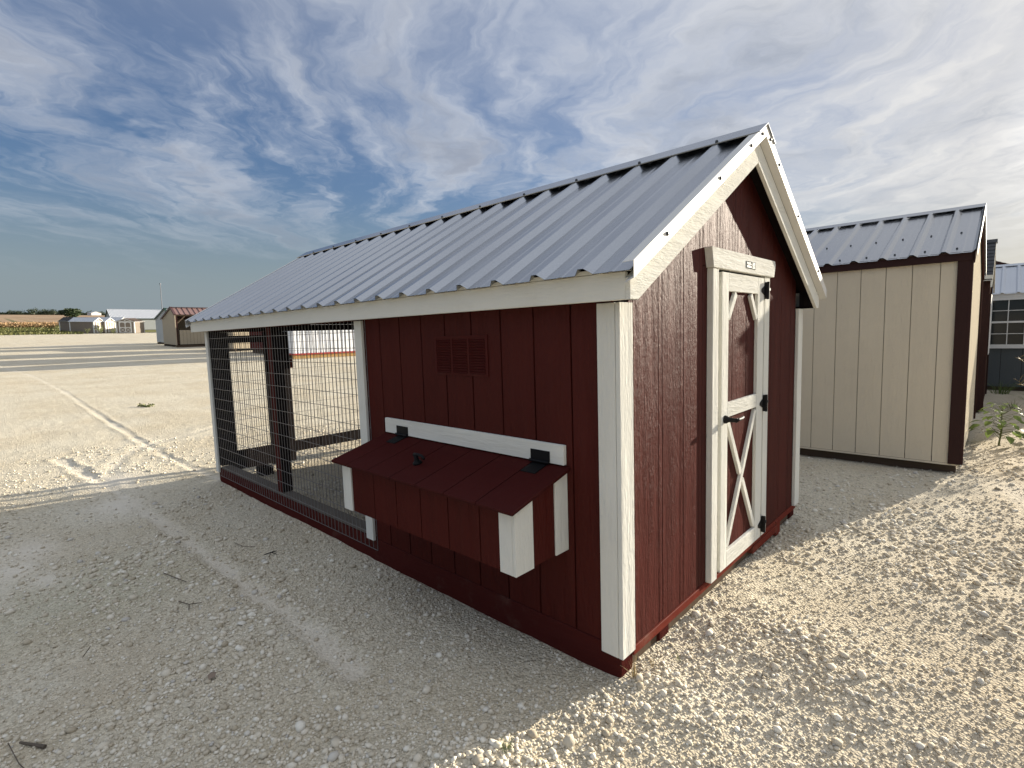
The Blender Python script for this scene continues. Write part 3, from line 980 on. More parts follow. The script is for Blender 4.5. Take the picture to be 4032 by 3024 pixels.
# --- louvred vent
vent = bx('vent', M['red_x'], coop, -1.120, -.716, -.0035, -.0005, 1.229, 1.431)
vf = MB()
for (x0, x1, z0, z1) in [(-1.120, -.716, 1.229, 1.240), (-1.120, -.716, 1.418, 1.431), (-1.120, -1.104, 1.240, 1.418), (-.732, -.716, 1.240, 1.418),
                         (-.988, -.974, 1.240, 1.418), (-.862, -.848, 1.240, 1.418)]:
    vf.box(x0, x1, -.007, -.0035, z0, z1)
vf.obj('vent_frame', M['red_x'], vent)
slat_me = None
for cx0, cx1 in ((-1.100, -.992), (-.970, -.866), (-.844, -.736)):
    for i in range(13):
        z = 1.2475 + i * .0133
        w2 = (cx1 - cx0) / 2
        if slat_me is None:
            slat_me = MB().add([(-w2, -.0035, .0050), (w2, -.0035, .0050), (w2, -.0115, -.0035), (-w2, -.0115, -.0035),
                                (-w2, -.0035, .0034), (w2, -.0035, .0034), (w2, -.0100, -.0045), (-w2, -.0100, -.0045)],
                               [(0, 1, 2, 3), (4, 7, 6, 5), (3, 2, 6, 7), (0, 3, 7, 4), (1, 5, 6, 2)]).mesh('slat')
            slat_me.materials.append(M['red_x'])
        o = link('slat', slat_me, vent)
        o.location = ((cx0 + cx1) / 2, 0, z)

# --- nest box
NX0, NX1, NY, NZ0 = -1.565, -.261, -.335, .490
nz1 = lambda y: .862 + .262 * y
nest = MB().prism([(-.0005, NZ0 + .004), (NY + .014, NZ0 + .004), (NY + .014, nz1(NY) - .018), (-.0005, nz1(0) - .018)], 'x', NX0 + .014, NX1 - .014).obj('nest_box', M['red'], coop)
fx = [NX1 - .086, -.463, -.666, -.865, -1.062, -1.263, NX0 + .086]
for a, b in zip(fx[:-1], fx[1:]):
    bx('front_board', M['red'], nest, b + .0032, a - .0032, NY + .002, NY + .013, NZ0, nz1(NY) - .014, .001)
for xx in (NX1, NX0):
    s = 1 if xx == NX1 else -1
    xi = xx - s * .013
    MB().prism([(-.089, NZ0), (-.229, NZ0), (-.229, nz1(-.229) - .014), (-.089, nz1(-.089) - .014)], 'x', xi, xx - s * .002).obj('side_board', M['red'], nest, .001)
    MB().prism([(-.0225 if False else -.001, NZ0), (-.087, NZ0), (-.087, nz1(-.087) - .013), (-.001, nz1(-.001) - .013)], 'x', xi, xx + s * .004).obj('corner_trim', M['white_z'], nest, .0015)
    MB().prism([(NY - .004, NZ0 - .002), (-.231, NZ0 - .002), (-.231, nz1(-.231) - .013), (NY - .004, nz1(NY) - .013)], 'x', xi, xx + s * .004).obj('corner_trim', M['white_z'], nest, .0015)
    x0, x1 = (xx - .084, xx - .0135) if s > 0 else (xx + .0135, xx + .084)
    bx('corner_trim', M['white_z'], nest, x0, x1, NY - .004, NY + .0135, NZ0 - .002, nz1(NY) - .014, .0015)
LY0, LY1 = -.375, -.004
lx = [-.233, -.44, -.642, -.842, -1.046, -1.250, -1.452, -1.620]
for a, b in zip(lx[:-1], lx[1:]):
    z0a, z1a = nz1(LY0), nz1(LY1)
    MB().prism([(LY0, z0a - .012), (LY1, z1a - .012), (LY1, z1a), (LY0, z0a)], 'x', b + .0028, a - .0028).obj('lid_board', M['red_lid'], nest, .0015)
MB().prism([(LY0 + .004, nz1(LY0) - .0155), (LY1, nz1(LY1) - .0155), (LY1, nz1(LY1) - .0125), (LY0 + .004, nz1(LY0) - .0125)], 'x', -1.616, -.237).obj('lid_backing', M['red_lid'], nest)
bx('hinge_board', M['white_x'], coop, -1.611, -.260, -.020, -.0005, .866, .952, .0015)
for hx in (-1.434, -.390):
    h_ = bx('hinge', M['black'], nest, hx - .055, hx + .055, -.0245, -.0205, .872, .918, .001)
    MB().tube([(hx - .055, -.030, .869), (hx + .055, -.030, .869)], .007, 8).obj('hinge_pin', M['black'], h_)
    MB().prism([(-.026, nz1(-.026) + .001), (-.026, nz1(-.026) + .005), (-.108, nz1(-.108) + .005), (-.108, nz1(-.108) + .001)], 'x', hx - .042, hx + .042).obj('hinge_leaf', M['black'], h_, .001)
# T handle on the lid
hx, hy = -1.02, -.225
hz = nz1(hy)
hd = MB()
hd.tube([(hx, hy, hz), (hx, hy - .002, hz + .008), (hx, hy - .003, hz + .012), (hx, hy - .006, hz + .028), (hx, hy - .009, hz + .042)], [.024, .023, .015, .011, .012], 12)
hd.tube([(hx - .012, hy - .009, hz + .045), (hx + .02, hy - .010, hz + .050), (hx + .055, hy - .012, hz + .048), (hx + .078, hy - .018, hz + .038)], [.010, .008, .007, .007], 8)
hd.obj('lid_handle', M['black'], nest, smooth=True)

# --- gable door
door = bx('door', M['void'], coop, -.020, -.006, .958, 1.594, .118, 1.712)
dy = [.96, 1.152, 1.361, 1.592]
for a, b in zip(dy[:-1], dy[1:]):
    bx('door_board', M['red_sunlit'], door, -.0055, .006, a + .003, b - .003, .118, 1.71, .0012)
D0, D1 = .0065, .0265
bx('stile', M['white_z'], door, D0, D1, .957, 1.043, .114, 1.713, .002)
bx('stile', M['white_z'], door, D0, D1, 1.492, 1.5945, .114, 1.713, .002)
bx('rail', M['white_y'], door, D0, D1, 1.0435, 1.4915, 1.618, 1.713, .002)
bx('rail', M['white_y'], door, D0, D1, 1.0435, 1.4915, .950, 1.028, .002)
bx('rail', M['white_y'], door, D0, D1, 1.0435, 1.4915, .114, .204, .002)
xm = (D0 + D1) / 2


def brace(p0, p1, w=.034, x=xm, t=.018):
    return MB().beam((x, *p0), (x, *p1), w, t, (1, 0, 0)).obj('brace', M['white_z'], door, .0015)


brace((1.052, .222), (1.480, .934))
MB().beam((xm + .0, 1.052, .934), (xm + .0, 1.252, .600), .034, .018, (1, 0, 0)).obj('brace', M['white_z'], door, .0015)
MB().beam((xm + .0, 1.281, .556), (xm + .0, 1.484, .222), .034, .018, (1, 0, 0)).obj('brace', M['white_z'], door, .0015)
brace((1.052, 1.475), (1.155, 1.610))
brace((1.484, 1.475), (1.385, 1.610))
bx('door_trim', M['white_z'], coop, .0005, .032, .826, .898, .104, 1.7235, .002)
bx('door_trim', M['white_z'], coop, .0005, .026, 1.612, 1.700, .114, 1.7235, .002)
MB().prism([(.790, 1.822), (1.745, 1.822), (1.758, 1.800), (1.735, 1.7245), (.815, 1.7245), (.797, 1.80)], 'x', .0005, .040).obj('door_header', M['white_y'], coop, .002)
for zc in (1.64, .960, .195):
    h_ = bx('hinge', M['black'], door, D1 + .0005, .050, 1.600, 1.617, zc - .050, zc + .050, .001)
    MB().tube([(.045, 1.608, zc - .052), (.045, 1.608, zc + .052)], .007, 8).obj('hinge_pin', M['black'], h_)
    MB().prism([(1.60, zc - .030), (1.60, zc + .030), (1.545, zc + .008), (1.545, zc - .008)], 'x', D1 + .0005, D1 + .005).obj('hinge_leaf', M['black'], h_)
    bx('hinge_leaf', M['black'], h_, .0265, .046, 1.618, 1.652, zc + .0, zc + .014)
dh = MB()
dh.tube([(D1, 1.000, .945), (.038, 1.000, .945), (.050, 1.0, .945), (.085, 1.0, .945), (.092, 1.0, .945)], [.022, .021, .013, .011, .013], 12)
dh.tube([(.088, .992, .945), (.092, 1.02, .947), (.094, 1.065, .948), (.088, 1.095, .950)], [.011, .009, .008, .007], 8)
dh.obj('door_handle', M['black'], door, smooth=True)
pl = bx('maker_plate', M['plate'], coop, .0405, .0425, 1.245, 1.395, 1.748, 1.788, .0006)
pt = MB()
for i in range(4):
    y0 = 1.262 + i * .016
    pt.box(.0427, .0432, y0, y0 + .003, 1.770, 1.781)
    pt.box(.0427, .0432, y0 + .003, y0 + .010, 1.770 if i % 2 else 1.778, 1.773 if i % 2 else 1.781)
for k_ in range(2):
    pt.box(.0427, .0432, 1.258, 1.325, 1.755 + k_ * .006, 1.757 + k_ * .006)
for k_ in range(5):
    pt.box(.0427, .0432, 1.340, 1.385, 1.753 + k_ * .007, 1.7545 + k_ * .007)
pt.obj('lettering', M['plate_dark'], pl)


# ================================================================== generic sheds
def ribbed_roof(parent, L_, W_, ze, slope, mat, oe=.08, oxa=.06, oxb=.06, panel_w=.9144, cap=None, pitch=.2286, h=.02, ridge_y=0.0, one=True, low=None):
    """length along local x centred on 0, ridge along x at y=ridge_y"""
    zr_ = ze + slope * (W_ / 2 + oe + ridge_y)
    x0, x1 = -L_ / 2 - oxa, L_ / 2 + oxb
    n = max(1, round((x1 - x0) / panel_w))
    for i in range(n):
        a, b = x0 + (x1 - x0) * i / n, x0 + (x1 - x0) * (i + 1) / n
        metal_panel(a + .001, b, (-W_ / 2 - oe, ze), (ridge_y, zr_), mat, parent, xo=x1 - .2, pitch=pitch, h=h)
        zb_ = ze if low is None else low
        metal_panel(a + .001, b, (W_ / 2 + oe, zb_), (ridge_y, zr_), mat, parent, xo=x1 - .2, pitch=pitch, h=h)
    zb_ = ze if low is None else low
    rc_ = MB()
    for s, zz, yy in ((-1, ze, -W_ / 2 - oe), (1, zb_, W_ / 2 + oe)):
        sl = (zr_ - zz) / abs(yy - ridge_y)
        rc_.beam(((x0 - .01), ridge_y + s * .055, zr_ + .024 - sl * .055), (x1 + .01, ridge_y + s * .055, zr_ + .024 - sl * .055), .115, .003,
                 (0, s * sl, 1))
    rc_.obj('ridge_cap', cap or mat, parent)
    return zr_


def gable_poly(W_, zb_, ze, zr_, ridge_y=0.0, zb2=None):
    return [(-W_ / 2, zb_), (W_ / 2, zb_), (W_ / 2, zb2 if zb2 is not None else ze), (ridge_y, zr_), (-W_ / 2, ze)]


def shed(name, label, cat, mat4, L_, W_, zw, rise, wall, trim, roofmat, skid=.12, oe=.07, ox=.07, boards=None, group=None,
         roof='metal', door_end=None, trim_w=.09, cap=None, fascia=None, ridge_y=0.0, zw2=None, skirt=True):
    """simple gabled shed. local x = length, gables at +-L/2"""
    r = thing(name, label, cat, mat4, group=group)
    fascia = fascia or trim
    slope = rise / (W_ / 2 + ridge_y)
    zr_ = zw + rise
    zb_ = skid
    zb2 = zw if zw2 is None else zw2
    for y_ in (-W_ / 2 + .12, 0, W_ / 2 - .12):
        bx('skid', M['raw_wood'], r, -L_ / 2 + .03, L_ / 2 - .03, y_ - .045, y_ + .045, -.10, skid - .004)
    bx('floor', M['raw_wood'], r, -L_ / 2 + .01, L_ / 2 - .01, -W_ / 2 + .01, W_ / 2 - .01, skid - .003, skid + .05)
    if boards:
        sp = boards
        n = int(L_ / sp) + 1
        for s in (-1, 1):
            zt = zw if s < 0 else zb2
            for i in range(n):
                a = L_ / 2 - trim_w * .0 - i * sp
                b = max(a - sp, -L_ / 2)
                if a - b < .02: continue
                bx('siding_board', wall, r, b + .003, a - .003, s * W_ / 2, s * (W_ / 2 - .012), zb_, zt)
            bx('wall_backing', M['shade_wood'] if wall != M['cream'] else M['cream_groove'], r, -L_ / 2 + .012, L_ / 2 - .012, s * (W_ / 2 - .0125), s * (W_ / 2 - .03), zb_, zt)
        n = int(W_ / sp) + 1
        for s in (-1, 1):
            for i in range(n):
                y0, y1 = -W_ / 2 + i * sp + .003, min(-W_ / 2 + (i + 1) * sp - .003, W_ / 2 - .003)
                if y1 - y0 < .02: continue

                def top(y):
                    return zw + (zr_ - zw) * (y + W_ / 2) / (W_ / 2 + ridge_y) if y < ridge_y else zb2 + (zr_ - zb2) * (W_ / 2 - y) / (W_ / 2 - ridge_y)
                p = [(y0, zb_), (y1, zb_), (y1, top(y1) - .02)]
                if y0 < ridge_y < y1: p.append((ridge_y, zr_ - .02))
                p.append((y0, top(y0) - .02))
                MB().prism(p, 'x', s * (L_ / 2), s * (L_ / 2 - .012)).obj('siding_board', wall, r)
            MB().prism(gable_poly(W_ - .03, zb_, zw - .03, zr_ - .04, ridge_y, zb2 - .03), 'x', s * (L_ / 2 - .0125), s * (L_ / 2 - .03)).obj('wall_backing', M['shade_wood'] if wall != M['cream'] else M['cream_groove'], r)
    else:
        for s in (-1, 1):
            bx('wall', wall, r, -L_ / 2 + .0, L_ / 2, s * W_ / 2, s * (W_ / 2 - .03), zb_, zw if s < 0 else zb2)
            MB().prism(gable_poly(W_ - .062, zb_, zw, zr_ - .01, ridge_y, zb2), 'x', s * (L_ / 2 - .001), s * (L_ / 2 - .03)).obj('wall', wall, r)
    t = .02
    for sx in (-1, 1):
        for sy in (-1, 1):
            zt = zw if sy < 0 else zb2
            bx('corner_trim', trim, r, sx * (L_ / 2 + .0005), sx * (L_ / 2 - trim_w), sy * (W_ / 2 + .0005), sy * (W_ / 2 + t), zb_ - .002, zt - .005)
            bx('corner_trim', trim, r, sx * (L_ / 2 + .001), sx * (L_ / 2 + t), sy * (W_ / 2 + t), sy * (W_ / 2 - trim_w), zb_ - .002, zt - .005)
    # fascias and rakes
    for s, zz in ((-1, zw), (1, zb2)):
        bx('fascia', fascia, r, -L_ / 2 - ox, L_ / 2 + ox, s * (W_ / 2 + oe), s * (W_ / 2 + oe - .02), zz - .035 - .05, zz - .006)
        bx('soffit', fascia, r, -L_ / 2 - ox + .021, L_ / 2 + ox - .021, s * (W_ / 2 + oe - .021), s * (W_ / 2 + .021), zz - .06, zz - .05)
    for sx in (-1, 1):
        for s, zz in ((-1, zw), (1, zb2)):
            ya = s * (W_ / 2 + oe)
            sl = (zr_ - zz) / (W_ / 2 - s * ridge_y)
            z_a = zz - sl * oe
            poly = [(ya, z_a - .01), (ya, z_a - .10), (ridge_y + s * .001, zr_ - .10), (ridge_y + s * .001, zr_ - .01)]
            MB().prism(poly, 'x', sx * (L_ / 2 + ox + .001), sx * (L_ / 2 + ox - .02)).obj('rake_board', fascia, r)
    sl1 = (zr_ - zw) / (W_ / 2 + ridge_y)
    sl2 = (zr_ - zb2) / (W_ / 2 - ridge_y)
    if roof == 'metal':
        o2 = oe + .03
        x0, x1 = -L_ / 2 - ox - .01, L_ / 2 + ox + .01
        n = max(1, round((x1 - x0) / .9144))
        for i in range(n):
            a, b = x0 + (x1 - x0) * i / n, x0 + (x1 - x0) * (i + 1) / n
            metal_panel(a + .001, b, (-W_ / 2 - o2, zw - sl1 * o2 + .004), (ridge_y, zr_ + .004), roofmat, r, xo=x1 - .225)
            metal_panel(a + .001, b, (W_ / 2 + o2, zb2 - sl2 * o2 + .004), (ridge_y, zr_ + .004), roofmat, r, xo=x1 - .225)
    else:
        # courses of shingles, each lapping the one below
        for s, zz, sl in ((-1, zw, sl1), (1, zb2, sl2)):
            run = W_ / 2 + oe - s * ridge_y if False else (W_ / 2 + oe + ridge_y if s < 0 else W_ / 2 + oe - ridge_y)
            nn = max(3, int(math.hypot(run, run * sl) / .14))
            for i in range(nn):
                f0, f1 = i / nn, (i + 1.15) / nn
                ys, ye = s * (W_ / 2 + oe) - s * run * f0, s * (W_ / 2 + oe) - s * run * min(f1, 1)
                zs, ze_ = zz - sl * oe + sl * run * f0, zz - sl * oe + sl * run * min(f1, 1)
                MB().prism([(ys, zs + .004), (ye, ze_ + .001), (ye, ze_ + .009), (ys, zs + .022)], 'x', -L_ / 2 - ox, L_ / 2 + ox).obj('shingle_course', roofmat, r)
    rc_ = MB()
    for s, sl in ((-1, sl1), (1, sl2)):
        rc_.add([(-L_ / 2 - ox - .015, ridge_y, zr_ + .034), (L_ / 2 + ox + .015, ridge_y, zr_ + .034),
                 (L_ / 2 + ox + .015, ridge_y + s * .12, zr_ + .030 - sl * .12), (-L_ / 2 - ox - .015, ridge_y + s * .12, zr_ + .030 - sl * .12)], [(0, 1, 2, 3)])
    rc_.obj('ridge_cap', cap or roofmat, r)
    if cap:
        for sx in (-1, 1):
            for s, zz, sl in ((-1, zw, sl1), (1, zb2, sl2)):
                ya = s * (W_ / 2 + oe + .03)
                MB().prism([(ya, zz - sl * (oe + .03) + .03), (ya, zz - sl * (oe + .03) - .05), (ridge_y, zr_ - .05), (ridge_y, zr_ + .03)], 'x',
                           sx * (L_ / 2 + ox + .012), sx * (L_ / 2 + ox + .018)).obj('rake_flashing', cap, r)
                MB().prism([(ya, zz - sl * (oe + .03) + .028), (ya, zz - sl * (oe + .03) + .033), (ridge_y, zr_ + .033), (ridge_y, zr_ + .028)], 'x',
                           sx * (L_ / 2 + ox - .10), sx * (L_ / 2 + ox + .018)).obj('rake_flashing', cap, r)
    r['_z'] = zr_
    return r


# --- cream shed beside the coop (length 2.44+ along lot x, near corner at x=.845,y=4.45)
CL, CW = 2.44, 3.05
cream = shed('garden_shed', 'cream shed with dark brown corner trim and grey metal roof beside the red coop', 'shed',
             lot(.845 - CL / 2, 4.45 + CW / 2, 0), CL, CW, 2.03, .60, M['cream'], M['brown_trim'], M['galv'],
             skid=.105, oe=.03, ox=.03, boards=.2032, trim_w=.085, fascia=M['brown_trim_x'], cap=None)

# cream sill strip under the boards and the little flaw in the paint
bx('sill', M['cream'], cream, -CL / 2, CL / 2, -CW / 2 - .004, -CW / 2 - .0005, .086, .103)
# metal rake flashing at the sunny end
for s in (-1, 1):
    MB().prism([(s * (CW / 2 + .06), 2.03 - .024 + .030), (s * (CW / 2 + .06), 2.03 - .024 - .03), (0, 2.63 - .03), (0, 2.63 + .034)], 'x', CL / 2 + .042, CL / 2 + .046).obj('rake_flashing', M['flash'], cream)
sc = MB()
for yy in (-1.45, -.95):
    xk = CL / 2 - .10
    while xk > -CL / 2:
        zz = 2.63 + yy / 1.525 * .6 + .006
        sc.tube([(xk, yy, zz), (xk, yy - .003, zz + .009)], [.010, .006], 6)
        xk -= .2286
sc.obj('roof_screws', M['screw'], cream, kind='stuff')

# --- brown shed with shingles behind it
bl = 2.30
brown = shed('garden_shed', 'dark brown shed with black shingle roof, mostly hidden behind the cream shed', 'shed',
             lot(.895 - bl / 2, 8.85 + 1.22, 0), bl, 2.44, 2.06, .62, M['brown_wall'], M['brown_trim'], M['shingle'],
             skid=.03, oe=.16, ox=.045, boards=.2032, trim_w=.09, roof='shingle', fascia=M['white_z'])
bx('shutter', M['brown_trim'], brown, bl / 2 + .002, bl / 2 + .03, -.95, -.70, .85, 1.80)
bx('window_frame', M['white_plain'], brown, bl / 2 + .002, bl / 2 + .035, -.68, .0, .85, 1.80)

# --- slate grey shed with a white roof and a window
gl = 3.05
GX, GYY = 1.05, 12.2 + 1.52
grey = shed('garden_shed', 'slate grey shed with white metal roof and white grid window at the right edge', 'shed',
            lot(GX, GYY, 0), gl, 3.05, 1.90, .62, M['gray_wall'], M['white_plain'], M['white_roof'], skid=.08, oe=.04, ox=.05, boards=.30,
            trim_w=.09, fascia=M['white_plain'])
wy = -1.525
wx0, wx1 = .868 - GX, 1.422 - GX
wz0, wz1 = .875, 1.80
wf = MB()
for (a, b, c, d) in [(wx0, wx1, wz0 - .045, wz0 + .03), (wx0, wx1, wz1 - .04, wz1 + .03), (wx0, wx0 + .045, wz0 + .03, wz1 - .04), (wx1 - .045, wx1, wz0 + .03, wz1 - .04)]:
    wf.box(a, b, wy - .035, wy - .001, c, d)
win = wf.obj('window', M['white_plain'], grey)
wm = (wz0 + wz1) / 2
bx('meeting_rail', M['white_plain'], win, wx0 + .045, wx1 - .045, wy - .030, wy - .010, wm - .018, wm + .018)
mu = MB()
xm_ = (wx0 + wx1) / 2
mu.box(xm_ - .007, xm_ + .007, wy - .022, wy - .012, wz0 + .03, wm - .018)
mu.box(xm_ - .007, xm_ + .007, wy - .022, wy - .012, wm + .018, wz1 - .04)
for zc in ((wz0 + .03 + wm - .018) / 2, (wz1 - .04 + wm + .018) / 2):
    mu.box(wx0 + .045, xm_ - .007, wy - .022, wy - .012, zc - .006, zc + .006)
    mu.box(xm_ + .007, wx1 - .045, wy - .022, wy - .012, zc - .006, zc + .006)
mu.obj('muntins', M['white_plain'], win)
for i in range(2):
    for j in range(4):
        xa_, xb_ = (wx0 + .045, xm_) if i == 0 else (xm_, wx1 - .045)
        zs = [wz0 + .03, (wz0 + .03 + wm) / 2, wm, (wz1 - .04 + wm) / 2, wz1 - .04]
        bx('pane', M['glass'], win, xa_ + .001, xb_ - .001, wy - .0095, wy - .006, zs[j] + .001, zs[j + 1] - .001)

# --- big brown-roofed building far behind on the right
bigb = shed('barn', 'large building with brown shingled gable roof rising behind the slate grey shed', 'building',
            lot(-.4, 29.5, 0) @ Matrix.Rotation(RAD(90), 4, 'Z'), 7.0, 6.2, 2.75, 1.30, M['gray_wall'], M['brown_trim'], M['brown_shingle'], skid=.1,
            oe=.5, ox=.4, roof='shingle', fascia=M['brown_trim'])


# ================================================================== sheds out on the lot to the left
def wmat(x, y, yaw, dz=0.0):
    return Matrix.Translation((x, y, gz(x, y) + dz)) @ Matrix.Rotation(RAD(yaw), 4, 'Z')


def corner_place(cx, cy, yaw, lx, ly):
    """centre of a shed whose local corner (lx, ly) stands at (cx, cy)"""
    a = RAD(yaw)
    return cx - (lx * math.cos(a) - ly * math.sin(a)), cy - (lx * math.sin(a) + ly * math.cos(a))


# loafing sheds: length along local x. the open long side is local -y, turned to face +x (yaw ~ 75)
def loafing(label, cx, cy, yaw, wall, roofmat, cap, h_front, rise, length, depth, knee, rib_mat=None, group=None):
    X0, Y0 = corner_place(cx, cy, yaw, -length / 2, -depth / 2)
    r = thing('loafing_shed', label, 'shed', wmat(X0, Y0, yaw), group=group)
    ry = -depth / 2 + .62                       # ridge close to the open front
    zf, zbk = h_front, h_front - .34
    zr_ = zf + rise
    for y_ in (-depth / 2 + .1, depth / 2 - .1):
        bx('skid', M['raw_wood'], r, -length / 2, length / 2, y_ - .06, y_ + .06, -.15, .14)
    for s in (-1, 1):
        MB().prism([(-depth / 2, .16), (depth / 2, .16), (depth / 2, zbk), (ry, zr_), (-depth / 2, zf)], 'x', s * length / 2, s * (length / 2 - .03)).obj('wall', wall, r)
        bx('corner_trim', M['white_plain'] if wall == M['pale_grey'] else M['tan'], r, s * (length / 2 + .02), s * (length / 2 + .001), -depth / 2, -depth / 2 + .10, .16, zf - .02)
    bx('wall', wall, r, -length / 2 + .031, length / 2 - .031, depth / 2 - .03, depth / 2, .16, zbk)
    # open front: posts, knee wall, header
    npost = 4
    for i in range(npost):
        xx = -length / 2 + .07 + (length - .14) * i / (npost - 1)
        bx('post', M['brown_trim'], r, xx - .05, xx + .05, -depth / 2 + .005, -depth / 2 + .10, .16, zf - .13)
        if i in (0, npost - 1):
            s = 1 if i == 0 else -1
            MB().beam((xx + s * .05, -depth / 2 + .05, zf - .60), (xx + s * .50, -depth / 2 + .05, zf - .15), .06, .05, (0, 1, 0)).obj('brace', M['raw_wood'], r)
    bx('header', M['raw_wood'], r, -length / 2, length / 2, -depth / 2 + .001, -depth / 2 + .06, zf - .13, zf - .02)
    x_ = -length / 2 + .20
    if knee:
        while x_ < length / 2 - .05:
            bx('siding_board', M['tan'], r, x_ + .006, min(x_ + .2032, length / 2) - .006, -depth / 2 - .002, -depth / 2 + .012, .20, knee)
            x_ += .2032
        bx('knee_wall', M['shade_wood'], r, -length / 2 + .2, length / 2 - .04, -depth / 2 + .0125, -depth / 2 + .03, .20, knee)
    n = max(1, round(length / .9144))
    for i in range(n):
        a, b = -length / 2 - .06 + (length + .12) * i / n, -length / 2 - .06 + (length + .12) * (i + 1) / n
        metal_panel(a + .001, b, (-depth / 2 - .08, zf - .08 * rise / .62 + .01), (ry, zr_ + .01), roofmat, r, xo=0, pitch=.3048, h=.03)
        metal_panel(a + .001, b, (depth / 2 + .08, zbk - .03), (ry, zr_ + .01), roofmat, r, xo=0, pitch=.3048, h=.03)
        if rib_mat:
            pass
    if rib_mat:
        rb = MB()
        k_ = -int(length / 2 / .3048)
        while k_ * .3048 < length / 2:
            xx = k_ * .3048
            rb.beam((xx, -depth / 2 - .08, zf - .08 * rise / .62 + .035), (xx, ry, zr_ + .035), .05, .012, (0, -rise, .62))
            k_ += 1
        rb.obj('roof_ribs', rib_mat, r, kind='stuff')
    for s in (-1, 1):
        xx = s * (length / 2 + .07)
        MB().beam((xx, -depth / 2 - .09, zf - .09 * rise / .62 + .0), (xx, ry, zr_ + .02), .02, .11, (0, -rise, .62)).obj('rake_flashing', cap, r)
        MB().beam((xx, depth / 2 + .09, zbk - .03), (xx, ry, zr_ + .02), .02, .11, (0, zr_ - zbk, depth / 2 - ry)).obj('rake_flashing', cap, r)
        MB().beam((xx - s * .06, -depth / 2 - .09, zf - .09 * rise / .62 + .05), (xx - s * .06, ry, zr_ + .05), .12, .01, (0, -rise, .62)).obj('rake_flashing', cap, r)
    bx('ridge_cap', cap, r, -length / 2 - .08, length / 2 + .08, ry - .10, ry + .10, zr_ + .02, zr_ + .045)
    return r


loafing('tan open-fronted livestock shed with red-brown metal roof, nearest beyond the red coop', -37.6, 7.92, 92, M['tan'], M['brown_roof'], M['brown_roof_rib'],
        2.16, .40, 6.1, 2.65, 1.12, rib_mat=M['brown_roof_rib'])
loafing('pale grey open-fronted livestock shed with green-edged white roof left of the tan one', -42.3, 8.70, 92, M['pale_grey'], M['white_roof'], M['green_trim'],
        2.20, .42, 6.1, 3.1, 0)


def panel_doors(r, end, w, z0, z1, frame, panel, arched=False):
    """double doors on the gable at local x=+end"""
    for s in (-1, 1):
        d = bx('door', frame, r, end + .002, end + .04, s * .012, s * (w / 2), z0, z1)
        y0, y1 = s * .07, s * (w / 2 - .07)
        zm = z0 + (z1 - z0) * .47
        if arched:
            c_y, rr = (y0 + y1) / 2, abs(y1 - y0) / 2
            pts = [(c_y - rr, zm + .07), (c_y + rr, zm + .07)] + [(c_y + rr * math.cos(a), z1 - .10 - rr * .6 + rr * .6 * math.sin(a)) for a in np.linspace(0, math.pi, 7)]
            MB().prism(pts, 'x', end + .041, end + .046).obj('door_panel', panel, d)
        else:
            bx('door_panel', panel, d, end + .041, end + .046, y0, y1, zm + .06, z1 - .10)
        bx('door_panel', panel, d, end + .041, end + .046, y0, y1, z0 + .09, zm - .05)
        for (a, b) in (((y0, z0 + .09), (y1, zm - .05)), ((y1, z0 + .09), (y0, zm - .05))):
            MB().beam((end + .052, *a), (end + .052, *b), .05, .008, (1, 0, 0)).obj('brace', frame, d)
    for s in (-1, 1):
        bx('door_trim', frame, r, end + .002, end + .03, s * (w / 2 + .01), s * (w / 2 + .10), z0 - .03, z1 + .02)
    bx('door_trim', frame, r, end + .002, end + .03, -w / 2 - .10, w / 2 + .10, z1 + .022, z1 + .12)


WP = M['white_plain']


def far_shed(label, u_c, x_front, y_front, yaw, L_, W_, zw, rise, doors, arched=False, roofmat=None, dl=0, trim=None):
    """x_front,y_front: middle of the door gable at ground; yaw: direction the door gable faces"""
    a = RAD(yaw)
    cx, cy = x_front - math.cos(a) * L_ / 2, y_front - math.sin(a) * L_ / 2
    r = shed('storage_shed', label, 'shed', wmat(cx, cy, yaw), L_, W_, zw, rise, M['taupe'], trim or WP, roofmat or M['white_roof'], skid=.08, oe=.10, ox=.10,
             trim_w=.14, fascia=WP)
    if doors:
        panel_doors(r, L_ / 2, doors, .14, zw - .05, WP, M['tan'] if not arched else M['taupe'], arched)
        MB().prism([(0.0, zw + rise * .62), (-.16, zw + rise * .28), (.16, zw + rise * .28)], 'x', L_ / 2 + .002, L_ / 2 + .02).obj('gable_vent', WP, r)
    return r


E_x, E_y = -106.0, 14.15
far_shed('taupe shed at far left with bright white double doors in its narrow end', 0, -106.0, 14.30, 48, 3.66, 2.40, 1.92, .62, 1.25)
far_shed('second taupe shed with bright white double doors, just right of the leftmost one', 0, -107.0, 15.95, 48, 3.66, 2.40, 1.92, .62, 1.25)
far_shed('wide taupe shed with white arched double doors and crossed lower panels', 0, -101.5, 16.95, -35, 3.3, 2.6, 1.90, .50, 1.6, True, M['brown_shingle'])
far_shed('taupe shed with dark roof, low behind the leftmost white-doored shed', 0, -111.5, 13.6, 48, 3.6, 2.44, 1.95, .60, 0, roofmat=M['shingle'])
far_shed('taupe shed corner with white trim glimpsed beside the pale grey livestock shed', 0, -101.5, 22.6, -22, 4.6, 2.44, 1.95, .55, 0, roofmat=M['shingle'])
far_shed('taupe shed with white roof squeezed between the white-doored and the arch-doored sheds', 0, -110.0, 18.3, 48, 4.2, 2.60, 1.95, .60, 0)
shed('storage_shed', 'tall tan shed standing in the same row beyond the mesh run', 'shed', wmat(-35.6, 17.6, 2), 3.6, 5.2, 2.7, .7, M['tan'], M['tan'], M['brown_roof'], skid=.15)
